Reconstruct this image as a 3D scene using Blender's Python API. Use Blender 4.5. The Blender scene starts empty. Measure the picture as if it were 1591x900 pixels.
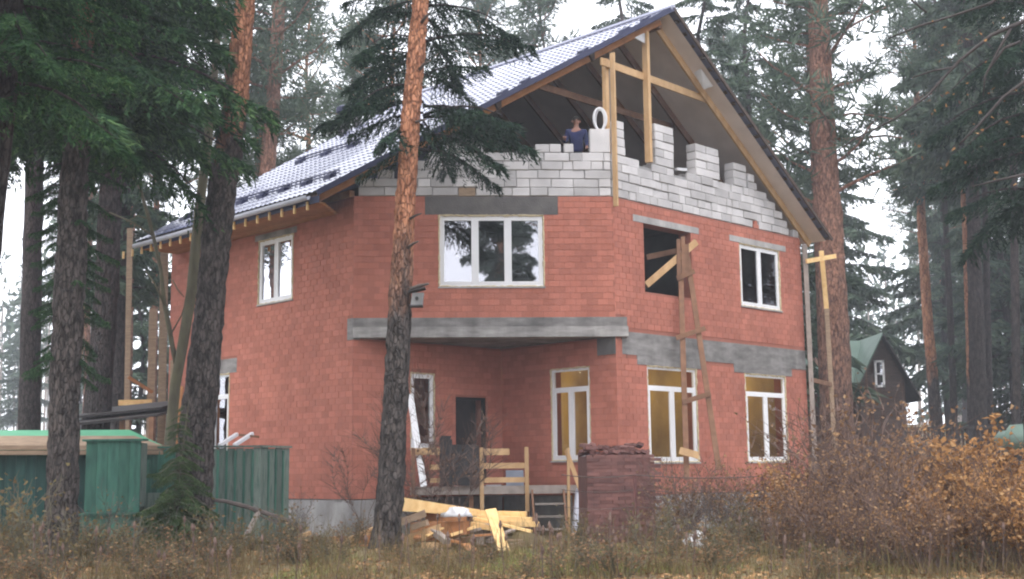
import bpy, bmesh, math, random
import numpy as np
from mathutils import Vector, Matrix

SC = bpy.context.scene
COL = SC.collection
random.seed(7); RNG = np.random.default_rng(7)

# ------------------------------------------------------------------ camera, sky, sun, exposure
F_PX, PITCH, ROLL, CAM_H = 1926.0, 0.1444, -0.0119, 1.5
W_PX, H_PX = 1591.0, 900.0
cam = bpy.data.cameras.new('camera'); cam_o = bpy.data.objects.new('camera', cam); COL.objects.link(cam_o)
cam.sensor_width = 36.0; cam.lens = 36.0 * F_PX / W_PX; cam.clip_start = 0.1; cam.clip_end = 2000
cam_o.matrix_world = Matrix.Translation((0, 0, CAM_H)) @ Matrix.Rotation(math.pi/2 + PITCH, 4, 'X') @ Matrix.Rotation(ROLL, 4, 'Z')
SC.camera = cam_o

SUN_EL, SUN_AZ = math.radians(62), math.radians(200)
world = bpy.data.worlds.new('World'); SC.world = world; world.use_nodes = True
wn = world.node_tree.nodes; wl = world.node_tree.links
bg = wn['Background']
sky = wn.new('ShaderNodeTexSky'); sky.sky_type = 'NISHITA'; sky.sun_disc = False
sky.sun_elevation = SUN_EL; sky.sun_rotation = SUN_AZ; sky.dust_density = 6; sky.air_density = 1.2; sky.ozone_density = 0.6
tc = wn.new('ShaderNodeTexCoord'); cn = wn.new('ShaderNodeTexNoise'); cn.inputs['Scale'].default_value = 2.2; cn.inputs['Detail'].default_value = 5
wl.new(tc.outputs['Generated'], cn.inputs['Vector'])
cr = wn.new('ShaderNodeValToRGB'); wl.new(cn.outputs['Fac'], cr.inputs['Fac'])
cr.color_ramp.elements[0].position = .3; cr.color_ramp.elements[0].color = (8.6, 8.8, 9.6, 1)
cr.color_ramp.elements[1].position = .72; cr.color_ramp.elements[1].color = (11.0, 11.2, 11.8, 1)
mx = wn.new('ShaderNodeMixRGB'); mx.inputs['Fac'].default_value = 0.88
wl.new(sky.outputs['Color'], mx.inputs['Color1']); wl.new(cr.outputs['Color'], mx.inputs['Color2'])
wl.new(mx.outputs['Color'], bg.inputs['Color']); bg.inputs['Strength'].default_value = 0.13

sl = bpy.data.lights.new('sun', 'SUN'); sl.energy = 1.0; sl.angle = math.radians(30); sl.color = (1.0, .96, .9)
so = bpy.data.objects.new('sun', sl); COL.objects.link(so)
sd = Vector((math.cos(SUN_EL)*math.sin(SUN_AZ), math.cos(SUN_EL)*math.cos(SUN_AZ), math.sin(SUN_EL)))
so.rotation_euler = sd.to_track_quat('Z', 'Y').to_euler(); so.location = (0, -10, 60)

SC.view_settings.view_transform = 'Standard'; SC.view_settings.look = 'None'
SC.view_settings.exposure = 1.22; SC.view_settings.gamma = 1.0
SC.render.engine = 'CYCLES'
SC.cycles.use_denoising = True
SC.cycles.max_bounces = 7; SC.cycles.transparent_max_bounces = 12
SC.cycles.volume_bounces = 0
SC.cycles.filter_width = 2.1

# ------------------------------------------------------------------ frames of reference
def at(px, py, d):
    """world point seen at photo pixel (px, py) standing d metres in front of the camera"""
    X = px - W_PX/2; Y = py - H_PX/2
    c, s = math.cos(-ROLL), math.sin(-ROLL)
    X, Y = X*c - Y*s, X*s + Y*c
    v = np.array([X/F_PX, 1.0, -Y/F_PX]); cp, sp = math.cos(PITCH), math.sin(PITCH)
    r = np.array([v[0], v[1]*cp - v[2]*sp, v[1]*sp + v[2]*cp])
    return np.array([0, 0, CAM_H]) + r*(d/r[1])

S2 = math.sqrt(.5)
AX = np.array([-S2, S2]); CX = np.array([S2, S2])
P1 = np.array([-3.751, 29.0]); BB = math.radians(3.59)
BX = np.array([math.cos(BB), math.sin(BB)]); NB = np.array([BX[1], -BX[0]])
WB = 6.225
P2 = P1 + BX*WB
LC = 8.305; LA = 8.45
C1 = float((P1-P2)@CX); A1 = float((P1-P2)@AX)      # P1 in the house frame (c, a)

def V3(xy, z): return np.array([xy[0], xy[1], z], float)
def H(c, a, z): return V3(P2 + CX*c + AX*a, z)
def Bf(s, out, z): return V3(P1 + BX*s + NB*out, z)

def smooth(t): t = min(1, max(0, t)); return t*t*(3-2*t)
def ground_z(x, y):
    z = 0.075*max(0, y-42)*smooth((y-42)/12) if y < 110 else 0.075*68
    return z + 0.05*math.sin(x*.7+1.3)*math.sin(y*.45) + .03*math.sin(x*1.9)*math.cos(y*1.3)

# ------------------------------------------------------------------ materials
MATS = {}
def mk(name, c1, c2=None, scale=4.0, rough=.85, bump=0.0, bscale=None, spec=.25, island=0.0, stretch=(1,1,1), detail=6, metallic=0, coat=0, c3=None, contrast=(.3,.7)):
    m = bpy.data.materials.new(name); m.use_nodes = True; MATS[name] = m
    nt = m.node_tree; n = nt.nodes; l = nt.links; b = n['Principled BSDF']
    b.inputs['Roughness'].default_value = rough; b.inputs['Specular IOR Level'].default_value = spec
    b.inputs['Metallic'].default_value = metallic; b.inputs['Coat Weight'].default_value = coat
    if coat: b.inputs['Coat Roughness'].default_value = .08
    c2 = c2 or tuple(x*.7 for x in c1)
    tco = n.new('ShaderNodeTexCoord'); mp = n.new('ShaderNodeMapping'); mp.inputs['Scale'].default_value = stretch
    geo = n.new('ShaderNodeNewGeometry')
    l.new(geo.outputs['Position'], mp.inputs['Vector'])
    nz = n.new('ShaderNodeTexNoise'); nz.inputs['Scale'].default_value = scale; nz.inputs['Detail'].default_value = detail
    l.new(mp.outputs['Vector'], nz.inputs['Vector'])
    rp = n.new('ShaderNodeValToRGB'); l.new(nz.outputs['Fac'], rp.inputs['Fac'])
    e = rp.color_ramp.elements
    e[0].position = contrast[0]; e[0].color = (*c1, 1); e[1].position = contrast[1]; e[1].color = (*c2, 1)
    if c3:
        x = e.new(.5*(contrast[0]+contrast[1])); x.color = (*c3, 1)
    out = rp.outputs['Color']
    if island:
        oi = n.new('ShaderNodeObjectInfo'); ad = n.new('ShaderNodeMath'); ad.operation = 'ADD'
        l.new(geo.outputs['Random Per Island'], ad.inputs[0]); l.new(oi.outputs['Random'], ad.inputs[1])
        fr = n.new('ShaderNodeMath'); fr.operation = 'FRACT'; l.new(ad.outputs[0], fr.inputs[0])
        mr = n.new('ShaderNodeMapRange'); mr.inputs['To Min'].default_value = 1-island; mr.inputs['To Max'].default_value = 1+island
        l.new(fr.outputs[0], mr.inputs['Value'])
        mu = n.new('ShaderNodeVectorMath'); mu.operation = 'SCALE'
        l.new(out, mu.inputs[0]); l.new(mr.outputs[0], mu.inputs['Scale']); out = mu.outputs[0]
    l.new(out, b.inputs['Base Color'])
    if bump:
        nb = n.new('ShaderNodeTexNoise'); nb.inputs['Scale'].default_value = bscale or scale*3; nb.inputs['Detail'].default_value = 8
        l.new(mp.outputs['Vector'], nb.inputs['Vector'])
        bp = n.new('ShaderNodeBump'); bp.inputs['Strength'].default_value = min(1, bump); bp.inputs['Distance'].default_value = .03
        l.new(nb.outputs['Fac'], bp.inputs['Height']); l.new(bp.outputs['Normal'], b.inputs['Normal'])
    return m

def leafmat(name, cols, transl=.25, rough=.7):
    """foliage: each island (spray or leaf) takes its own colour from the ramp"""
    m = bpy.data.materials.new(name); m.use_nodes = True; MATS[name] = m
    n = m.node_tree.nodes; l = m.node_tree.links
    for x in list(n):
        if x.type != 'OUTPUT_MATERIAL': n.remove(x)
    geo = n.new('ShaderNodeNewGeometry'); rp = n.new('ShaderNodeValToRGB')
    nz = n.new('ShaderNodeTexNoise'); nz.inputs['Scale'].default_value = .9; l.new(geo.outputs['Position'], nz.inputs['Vector'])
    mi = n.new('ShaderNodeMix'); mi.inputs[0].default_value = .45
    l.new(geo.outputs['Random Per Island'], mi.inputs[2]); l.new(nz.outputs['Fac'], mi.inputs[3])
    l.new(mi.outputs[0], rp.inputs['Fac'])
    while len(rp.color_ramp.elements) < len(cols): rp.color_ramp.elements.new(.5)
    for i, c in enumerate(cols):
        rp.color_ramp.elements[i].position = .12 + .76*i/(len(cols)-1); rp.color_ramp.elements[i].color = (*c, 1)
    d = n.new('ShaderNodeBsdfDiffuse'); t = n.new('ShaderNodeBsdfTranslucent'); g = n.new('ShaderNodeMixShader'); g.inputs[0].default_value = transl
    l.new(rp.outputs['Color'], d.inputs['Color']); l.new(rp.outputs['Color'], t.inputs['Color'])
    l.new(d.outputs[0], g.inputs[1]); l.new(t.outputs[0], g.inputs[2])
    l.new(g.outputs[0], [x for x in n if x.type == 'OUTPUT_MATERIAL'][0].inputs['Surface'])
    return m

def barkmat(name, low, low2, high, high2, z0, z1, scale=13):
    """grey plated bark low on the trunk, flaky orange bark higher up, ragged between (heights above the trunk's own base)"""
    m = bpy.data.materials.new(name); m.use_nodes = True; MATS[name] = m
    n = m.node_tree.nodes; l = m.node_tree.links; b = n['Principled BSDF']
    b.inputs['Roughness'].default_value = .9; b.inputs['Specular IOR Level'].default_value = .15
    tco = n.new('ShaderNodeTexCoord'); mp = n.new('ShaderNodeMapping'); mp.inputs['Scale'].default_value = (1, 1, .33)
    l.new(tco.outputs['Object'], mp.inputs['Vector'])
    nz = n.new('ShaderNodeTexNoise'); nz.inputs['Scale'].default_value = scale; nz.inputs['Detail'].default_value = 8; l.new(mp.outputs['Vector'], nz.inputs['Vector'])
    vo = n.new('ShaderNodeTexVoronoi'); vo.inputs['Scale'].default_value = scale*1.6; l.new(mp.outputs['Vector'], vo.inputs['Vector'])
    def ramp(a, c):
        r = n.new('ShaderNodeValToRGB'); l.new(nz.outputs['Fac'], r.inputs['Fac'])
        r.color_ramp.elements[0].position = .40; r.color_ramp.elements[0].color = (*a, 1)
        r.color_ramp.elements[1].position = .60; r.color_ramp.elements[1].color = (*c, 1); return r
    rl, rh = ramp(low, low2), ramp(high, high2)
    sx = n.new('ShaderNodeSeparateXYZ'); l.new(tco.outputs['Object'], sx.inputs[0])
    n2 = n.new('ShaderNodeTexNoise'); n2.inputs['Scale'].default_value = 2.2; n2.inputs['Detail'].default_value = 5; l.new(mp.outputs['Vector'], n2.inputs['Vector'])
    ma = n.new('ShaderNodeMath'); ma.operation = 'MULTIPLY_ADD'; ma.inputs[1].default_value = 5.0; l.new(n2.outputs['Fac'], ma.inputs[0]); l.new(sx.outputs['Z'], ma.inputs[2])
    mr = n.new('ShaderNodeMapRange'); mr.inputs['From Min'].default_value = z0+2.5; mr.inputs['From Max'].default_value = z1+2.5; l.new(ma.outputs[0], mr.inputs['Value'])
    mi = n.new('ShaderNodeMixRGB'); l.new(mr.outputs[0], mi.inputs['Fac']); l.new(rl.outputs[0], mi.inputs['Color1']); l.new(rh.outputs[0], mi.inputs['Color2'])
    l.new(mi.outputs[0], b.inputs['Base Color'])
    ve = n.new('ShaderNodeTexVoronoi'); ve.feature = 'DISTANCE_TO_EDGE'; ve.inputs['Scale'].default_value = scale*1.25
    wv = n.new('ShaderNodeVectorMath'); wv.operation = 'MULTIPLY_ADD'; l.new(nz.outputs['Color'], wv.inputs[0]); wv.inputs[1].default_value = (.09, .09, .09); l.new(mp.outputs['Vector'], wv.inputs[2]); l.new(wv.outputs[0], ve.inputs['Vector'])
    er = n.new('ShaderNodeMapRange'); er.inputs['From Max'].default_value = .11; er.inputs['To Min'].default_value = .42; l.new(ve.outputs['Distance'], er.inputs['Value'])
    cm_ = n.new('ShaderNodeVectorMath'); cm_.operation = 'SCALE'; l.new(mi.outputs[0], cm_.inputs[0]); l.new(er.outputs[0], cm_.inputs['Scale']); l.new(cm_.outputs[0], b.inputs['Base Color'])
    bp = n.new('ShaderNodeBump'); bp.inputs['Strength'].default_value = 1.0; bp.inputs['Distance'].default_value = .06
    ad = n.new('ShaderNodeMath'); ad.operation = 'ADD'; l.new(nz.outputs['Fac'], ad.inputs[0]); l.new(er.outputs[0], ad.inputs[1])
    l.new(ad.outputs[0], bp.inputs['Height']); l.new(bp.outputs['Normal'], b.inputs['Normal'])
    return m

def glassmat(name, refl, tint=(.9, .93, .95)):
    m = bpy.data.materials.new(name); m.use_nodes = True; MATS[name] = m
    n = m.node_tree.nodes; l = m.node_tree.links
    for x in list(n):
        if x.type != 'OUTPUT_MATERIAL': n.remove(x)
    t = n.new('ShaderNodeBsdfTransparent'); t.inputs['Color'].default_value = (*tint, 1)
    g = n.new('ShaderNodeBsdfGlossy'); g.inputs['Roughness'].default_value = .015; g.inputs['Color'].default_value = (.93, .93, 1, 1)
    geo = n.new('ShaderNodeNewGeometry'); nz = n.new('ShaderNodeTexNoise'); nz.inputs['Scale'].default_value = 1.3
    l.new(geo.outputs['Position'], nz.inputs['Vector'])
    bp = n.new('ShaderNodeBump'); bp.inputs['Strength'].default_value = .12; bp.inputs['Distance'].default_value = .02
    l.new(nz.outputs['Fac'], bp.inputs['Height']); l.new(bp.outputs['Normal'], g.inputs['Normal'])
    f = n.new('ShaderNodeFresnel'); f.inputs['IOR'].default_value = 1.5
    ma = n.new('ShaderNodeMath'); ma.operation = 'MULTIPLY_ADD'; ma.use_clamp = True; ma.inputs[1].default_value = 1.1; ma.inputs[2].default_value = refl
    l.new(f.outputs[0], ma.inputs[0])
    mi = n.new('ShaderNodeMixShader'); l.new(ma.outputs[0], mi.inputs[0]); l.new(t.outputs[0], mi.inputs[1]); l.new(g.outputs[0], mi.inputs[2])
    l.new(mi.outputs[0], [x for x in n if x.type == 'OUTPUT_MATERIAL'][0].inputs['Surface'])
    return m

M_BRICK = mk('red_brick', (.455, .171, .121), (.38, .137, .098), scale=.7, island=.12, bump=.35, bscale=60, rough=.9)
def streaks(m, amt=.22):
    n = m.node_tree.nodes; l = m.node_tree.links; b = n['Principled BSDF']; src = b.inputs['Base Color'].links[0].from_socket
    geo = n.new('ShaderNodeNewGeometry'); mp = n.new('ShaderNodeMapping'); mp.inputs['Scale'].default_value = (1.6, 1.6, .35); l.new(geo.outputs['Position'], mp.inputs['Vector'])
    z = n.new('ShaderNodeTexNoise'); z.inputs['Scale'].default_value = .9; z.inputs['Detail'].default_value = 7; z.inputs['Roughness'].default_value = .65; l.new(mp.outputs['Vector'], z.inputs['Vector'])
    r = n.new('ShaderNodeMapRange'); r.inputs['From Min'].default_value = .35; r.inputs['From Max'].default_value = .65; r.inputs['To Min'].default_value = 1-amt; r.inputs['To Max'].default_value = 1.06; l.new(z.outputs['Fac'], r.inputs['Value'])
    s_ = n.new('ShaderNodeVectorMath'); s_.operation = 'SCALE'; l.new(src, s_.inputs[0]); l.new(r.outputs[0], s_.inputs['Scale']); l.new(s_.outputs[0], b.inputs['Base Color'])
streaks(M_BRICK, .13)
M_MORTAR = mk('mortar', (.345, .135, .098), (.28, .108, .078), scale=3, rough=.95)
M_CONC = mk('concrete', (.31, .295, .285), (.16, .152, .148), scale=2.2, bump=.3, bscale=30, rough=.92, stretch=(1, 1, 3))
M_CONCM = mk('slab_concrete', (.43, .41, .395), (.24, .228, .22), scale=2.2, bump=.35, bscale=25, rough=.92, stretch=(1, 1, 4))
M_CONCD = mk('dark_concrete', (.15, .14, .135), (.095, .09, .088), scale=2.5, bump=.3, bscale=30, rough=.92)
M_CONCL = mk('pale_concrete', (.45, .43, .42), (.34, .33, .32), scale=3, bump=.25, bscale=30)
M_PLINTH = mk('plinth_concrete', (.44, .43, .43), (.24, .23, .22), scale=1.6, bump=.3, bscale=20)
for _m in (M_CONC, M_CONCM, M_PLINTH, M_CONCL): streaks(_m, .35)
M_BLOCK = mk('aerated_block', (.56, .54, .54), (.41, .395, .395), scale=1.7, island=.2, bump=.3, bscale=45)
M_GLUE = mk('block_joint', (.34, .33, .33), (.22, .215, .215), scale=5)
M_WHITE = mk('white_upvc', (.78, .78, .80), (.74, .74, .76), scale=2, rough=.3, spec=.4)
M_FOAM = mk('mounting_foam', (.62, .53, .36), (.50, .40, .25), scale=14, bump=.6, bscale=40)
M_WOOD = mk('fresh_timber', (.56, .37, .20), (.42, .26, .13), scale=5, rough=.75, bump=.15, bscale=30, island=.15, stretch=(1, 1, .5))
M_YEL = mk('new_pine_board', (.82, .58, .28), (.68, .42, .17), scale=6, rough=.7, island=.15)
M_ORANGE = mk('orange_timber', (.42, .20, .09), (.30, .13, .055), scale=6, rough=.8, island=.15)
M_BROWN = mk('brown_timber', (.24, .13, .08), (.15, .08, .05), scale=5, rough=.85, island=.15)
M_GREYW = mk('grey_timber', (.33, .28, .25), (.22, .19, .17), scale=5, rough=.9, island=.15)
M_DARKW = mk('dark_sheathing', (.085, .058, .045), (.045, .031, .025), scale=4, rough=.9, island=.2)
M_SOFFIT = mk('membrane', (.68, .60, .56), (.58, .51, .475), scale=2, rough=.7, bump=.2, bscale=6)
M_ROOF = mk('blue_metal_tile', (.19, .20, .30), (.145, .155, .24), scale=2, rough=.22, spec=.9, coat=1.0)
M_TRIM = mk('blue_metal_trim', (.03, .034, .085), (.024, .027, .065), scale=3, rough=.5, spec=.3)
M_GUTTER = mk('grey_gutter', (.42, .43, .50), (.36, .37, .44), scale=3, rough=.35, spec=.5)
M_BLACK = mk('black_sheet', (.018, .018, .02), (.028, .027, .028), scale=4, rough=.6)
M_DOOR = mk('dark_door', (.022, .022, .025), (.035, .034, .036), scale=3, rough=.45)
M_OCHRE = mk('ochre_room', (.62, .42, .12), (.26, .17, .075), scale=1.1, rough=.8, stretch=(1, 1, .6), c3=(.45, .31, .12))
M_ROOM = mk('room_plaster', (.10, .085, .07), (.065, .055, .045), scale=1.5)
M_GREEN = mk('green_paint', (.055, .155, .11), (.028, .085, .065), scale=3.0, rough=.8, island=.22, bump=.25, bscale=25, stretch=(3, 3, .6), c3=(.042, .125, .092))
M_GREEND = mk('weathered_green_paint', (.10, .165, .125), (.06, .105, .082), scale=4.0, rough=.9, island=.25, bump=.3, bscale=25, stretch=(4, 4, .5), c3=(.15, .185, .16))
M_TEAL = mk('dark_teal_paint', (.028, .078, .066), (.016, .046, .042), scale=3, rough=.85, island=.2, bump=.2, stretch=(3, 3, .6))
M_GREENR = mk('green_roof_paint', (.10, .36, .20), (.07, .27, .15), scale=2, rough=.5)
M_TAN = mk('bare_board', (.33, .24, .165), (.22, .155, .105), scale=6, rough=.85, stretch=(.6, .6, 3))
M_DBRICK = mk('dark_red_brick', (.165, .078, .068), (.10, .05, .046), scale=3, island=.28, bump=.3, bscale=50)
M_RUST = mk('rusty_post', (.14, .06, .055), (.09, .04, .038), scale=9)
M_SACK = mk('white_plastic_sack', (.62, .62, .64), (.48, .48, .5), scale=4, rough=.45, bump=.4, bscale=8)
M_GROUND = mk('forest_floor', (.13, .09, .055), (.07, .05, .032), scale=.9, bump=.8, bscale=6, c3=(.15, .12, .06), rough=.98)
M_GREY = mk('grey_box', (.20, .20, .20), (.13, .13, .13), scale=6)
M_VENT = mk('vent_metal', (.16, .155, .165), (.11, .105, .115), scale=5, rough=.5)
M_NAVY = mk('navy_cloth', (.028, .034, .105), (.02, .025, .075), scale=9, rough=.85, bump=.3)
M_TROUSER = mk('dark_trousers', (.03, .03, .035), (.02, .02, .024), scale=9)
M_SKIN = mk('skin', (.36, .19, .14), (.30, .15, .11), scale=8, rough=.6)
M_HAIR = mk('dark_hair', (.02, .015, .012), (.03, .022, .018), scale=20)
M_DARKROOF = mk('dark_roofing', (.055, .05, .05), (.03, .028, .028), scale=3, rough=.7)
M_LOG = mk('dark_house_boards', (.085, .058, .05), (.05, .035, .03), scale=3, stretch=(1, 1, 4), island=.15)
M_PINK = mk('pinkish_wall', (.42, .27, .22), (.33, .20, .16), scale=2)
M_NROOF = mk('neighbour_green_roof', (.125, .185, .15), (.09, .14, .115), scale=1.5, rough=.55)
M_WIRE = mk('wire', (.10, .075, .07), (.07, .05, .045), scale=5)
M_BLUEG = mk('blue_grey_board', (.22, .24, .29), (.16, .18, .22), scale=4, rough=.5)

M_BARK1 = barkmat('pine_bark', (.10, .085, .078), (.04, .034, .032), (.50, .23, .13), (.30, .125, .07), 4.6, 6.2)
M_BARK2 = barkmat('tall_pine_bark', (.105, .088, .08), (.04, .034, .032), (.44, .20, .115), (.27, .12, .07), 8.6, 9.4)
M_BARKD = barkmat('dark_bark', (.065, .055, .052), (.035, .03, .03), (.08, .06, .055), (.04, .03, .03), 3, 14)
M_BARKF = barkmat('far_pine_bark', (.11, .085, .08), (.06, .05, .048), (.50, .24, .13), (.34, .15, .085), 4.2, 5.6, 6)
M_BARKP = barkmat('pink_pine_bark', (.22, .13, .10), (.10, .065, .055), (.34, .175, .12), (.17, .09, .065), 3, 8, 12)
M_STEM = mk('olive_stem', (.13, .12, .075), (.08, .07, .05), scale=7, bump=.3, stretch=(1, 1, .3))
M_SPRUCE = leafmat('spruce_needles', [(.012, .030, .018), (.026, .060, .030), (.05, .105, .045), (.11, .18, .07)])
M_SPRUCED = leafmat('dark_spruce_needles', [(.010, .020, .016), (.018, .036, .026), (.03, .055, .036), (.05, .085, .05)])
M_SPRUCEF = leafmat('mist_paled_spruce_needles', [(.036, .058, .046), (.058, .088, .065), (.09, .125, .085), (.12, .155, .105)])  # far haze is partly put into this paler needle colour
M_PINEN = leafmat('mist_paled_pine_needles', [(.045, .066, .05), (.07, .10, .072), (.10, .135, .092), (.13, .165, .115)])  # needles lightened so the colour carries some of the distant mist
M_FIRY = leafmat('young_spruce_needles', [(.02, .042, .02), (.04, .07, .03), (.07, .11, .045), (.12, .16, .07)])
M_LEAF = leafmat('autumn_leaves', [(.08, .048, .035), (.17, .10, .06), (.28, .165, .09), (.46, .31, .17)], .35)
M_LEAFO = leafmat('orange_leaves', [(.11, .055, .032), (.25, .13, .058), (.40, .215, .085), (.60, .40, .21)], .35)
M_TWIG = mk('twig_bark', (.15, .098, .078), (.09, .058, .048), scale=5, island=.25)
M_TWIGD = mk('dark_bough_bark', (.055, .045, .042), (.03, .026, .025), scale=6)
M_TWIGG = mk('grey_twig_bark', (.13, .105, .095), (.08, .065, .06), scale=5, island=.25)
M_GRASS = leafmat('dry_grass', [(.09, .06, .035), (.16, .11, .06), (.13, .11, .05), (.28, .21, .11)], .3)
M_GRASSG = leafmat('green_grass', [(.11, .13, .04), (.17, .19, .06), (.25, .26, .09), (.34, .31, .14)], .3)
M_LITTER = leafmat('fallen_leaves', [(.10, .055, .03), (.2, .11, .05), (.3, .17, .08), (.4, .27, .15)], .1)
G_UP = glassmat('upper_window_glass', .30)
G_SIDE = glassmat('side_window_glass', .62)
G_LO = glassmat('lower_window_glass', .0)

# ------------------------------------------------------------------ mesh helpers
class MB:
    def __init__(self): self.v = []; self.f = []; self.m = []
    def quad_out(self, a, b, c, d, n):
        if np.dot(np.cross(np.subtract(b, a), np.subtract(d, a)), n) < 0: a, b, c, d = d, c, b, a
        self.quad(a, b, c, d)
    def quad(self, a, b, c, d, mi=0):
        n = len(self.v); self.v += [tuple(a), tuple(b), tuple(c), tuple(d)]; self.f.append((n, n+1, n+2, n+3)); self.m.append(mi)
    def tri(self, a, b, c, mi=0):
        n = len(self.v); self.v += [tuple(a), tuple(b), tuple(c)]; self.f.append((n, n+1, n+2)); self.m.append(mi)
    def box(self, o, u, v, w, mi=0, skip=()):
        """corner o and three edge vectors"""
        o, u, v, w = (np.asarray(x, float) for x in (o, u, v, w))
        if np.dot(np.cross(u, v), w) < 0: u, v = v, u
        n = len(self.v)
        self.v += [tuple(p) for p in (o, o+u, o+u+v, o+v, o+w, o+u+w, o+u+v+w, o+v+w)]
        fs = [(0, 3, 2, 1), (4, 5, 6, 7), (0, 1, 5, 4), (1, 2, 6, 5), (2, 3, 7, 6), (3, 0, 4, 7)]
        for i, f in enumerate(fs):
            if i in skip: continue
            self.f.append(tuple(n+k for k in f)); self.m.append(mi)
    def beam(self, p, q, w, h, up=(0, 0, 1), mi=0, taper=1.0):
        """square timber from p to q, w across, h along 'up'"""
        p, q = np.asarray(p, float), np.asarray(q, float); d = q-p; d /= np.linalg.norm(d)
        up = np.asarray(up, float); x = np.cross(d, up)
        if np.linalg.norm(x) < 1e-3: x = np.cross(d, (1, 0, 0))
        x /= np.linalg.norm(x); y = np.cross(x, d)
        n = len(self.v)
        for c, k in ((p, 1.0), (q, taper)):
            for sx, sy in ((-1, -1), (1, -1), (1, 1), (-1, 1)): self.v.append(tuple(c + x*sx*w*k/2 + y*sy*h*k/2))
        for f in ((0, 1, 2, 3), (7, 6, 5, 4), (0, 4, 5, 1), (1, 5, 6, 2), (2, 6, 7, 3), (3, 7, 4, 0)):
            self.f.append(tuple(n+k for k in f)); self.m.append(mi)
    def tube(self, pts, rad, n=6, mi=0, cap=True):
        pts = [np.asarray(p, float) for p in pts]; base = len(self.v); N = len(pts)
        for i, p in enumerate(pts):
            d = pts[min(i+1, N-1)] - pts[max(i-1, 0)]; d = d/(np.linalg.norm(d)+1e-9)
            ref = np.array([0, 1., 0]) if abs(d[1]) < .9 else np.array([1., 0, 0])
            x = np.cross(d, ref); x /= np.linalg.norm(x); y = np.cross(d, x)
            r = rad[i] if hasattr(rad, '__len__') else rad
            for k in range(n):
                t = 2*math.pi*k/n; self.v.append(tuple(p + x*math.cos(t)*r + y*math.sin(t)*r))
        for i in range(N-1):
            for k in range(n):
                a = base+i*n+k; b = base+i*n+(k+1) % n
                self.f.append((a, b, b+n, a+n)); self.m.append(mi)
        if cap:
            self.f.append(tuple(base+k for k in range(n))[::-1]); self.m.append(mi)
            self.f.append(tuple(base+(N-1)*n+k for k in range(n))); self.m.append(mi)
    def build(self, name, mats, parent=None, smooth=False, origin=None):
        me = bpy.data.meshes.new(name)
        o3 = np.zeros(3) if origin is None else np.asarray(origin, float)
        vv = (np.array(self.v, float).reshape(-1, 3) - o3)
        me.from_pydata(vv.tolist(), [], self.f)
        for m in (mats if isinstance(mats, (list, tuple)) else [mats]): me.materials.append(m)
        if any(self.m): me.polygons.foreach_set('material_index', self.m)
        if smooth: me.polygons.foreach_set('use_smooth', [True]*len(me.polygons))
        me.update()
        return link(name, me, parent, o3)

def link(name, me, parent=None, loc=(0, 0, 0)):
    o = bpy.data.objects.new(name, me); COL.objects.link(o)
    if parent is not None:
        o.parent = parent
        pw = np.array(world_loc(parent)); o.location = tuple(np.asarray(loc, float) - pw)
    else: o.location = tuple(float(x) for x in loc)
    return o
def world_loc(o):
    p = np.array(o.location, float)
    while o.parent is not None: o = o.parent; p = p + np.array(o.location, float)
    return p

def tri_mesh(name, V, F, mat, smooth=False):
    """numpy triangle soup -> mesh"""
    me = bpy.data.meshes.new(name); V = np.asarray(V, np.float32).reshape(-1, 3); F = np.asarray(F, np.int32).reshape(-1, 3)
    me.vertices.add(len(V)); me.vertices.foreach_set('co', V.ravel())
    me.loops.add(F.size); me.loops.foreach_set('vertex_index', F.ravel())
    me.polygons.add(len(F)); me.polygons.foreach_set('loop_start', np.arange(0, F.size, 3, dtype=np.int32))
    me.polygons.foreach_set('loop_total', np.full(len(F), 3, np.int32))
    me.materials.append(mat); me.update(calc_edges=True)
    return me

def tag(o, label=None, cat=None, group=None, kind=None):
    if label: o['label'] = label
    if cat: o['category'] = cat
    if group: o['group'] = group
    if kind: o['kind'] = kind
    return o
def thing(name, label, cat, loc=(0, 0, 0), group=None):
    o = bpy.data.objects.new(name, None); COL.objects.link(o); o.location = tuple(float(x) for x in loc)
    o.empty_display_size = .3
    return tag(o, label, cat, group)

def copy_tree(o, parent=None):
    c = o.copy(); COL.objects.link(c); c.parent = parent
    for ch in list(o.children): copy_tree(ch, c)
    return c

# ------------------------------------------------------------------ ground
def build_ground():
    xs = np.concatenate([np.linspace(-220, -24, 12), np.linspace(-22, 24, 70), np.linspace(28, 220, 12)])
    ys = np.concatenate([np.linspace(-80, 10, 8), np.linspace(12, 60, 72), np.linspace(64, 300, 20)])
    mb = MB(); mb.v = [(x, y, ground_z(x, y)) for y in ys for x in xs]; n = len(xs)
    for j in range(len(ys)-1):
        for i in range(n-1): mb.f.append((j*n+i, j*n+i+1, (j+1)*n+i+1, (j+1)*n+i)); mb.m.append(0)
    tag(mb.build('ground', M_GROUND, smooth=True), kind='structure')
build_ground()

# ------------------------------------------------------------------ the house
Z_PL, Z_SL0, Z_SL1, Z_BT = .867, 4.614, 5.082, 8.02
house = thing('unfinished_house', 'two storey red brick house under construction with an open gable and pale block attic', 'house', V3(P1, 0))

BRICKS = []        # (origin, u, n_out, length, height) every visible brick

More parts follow.
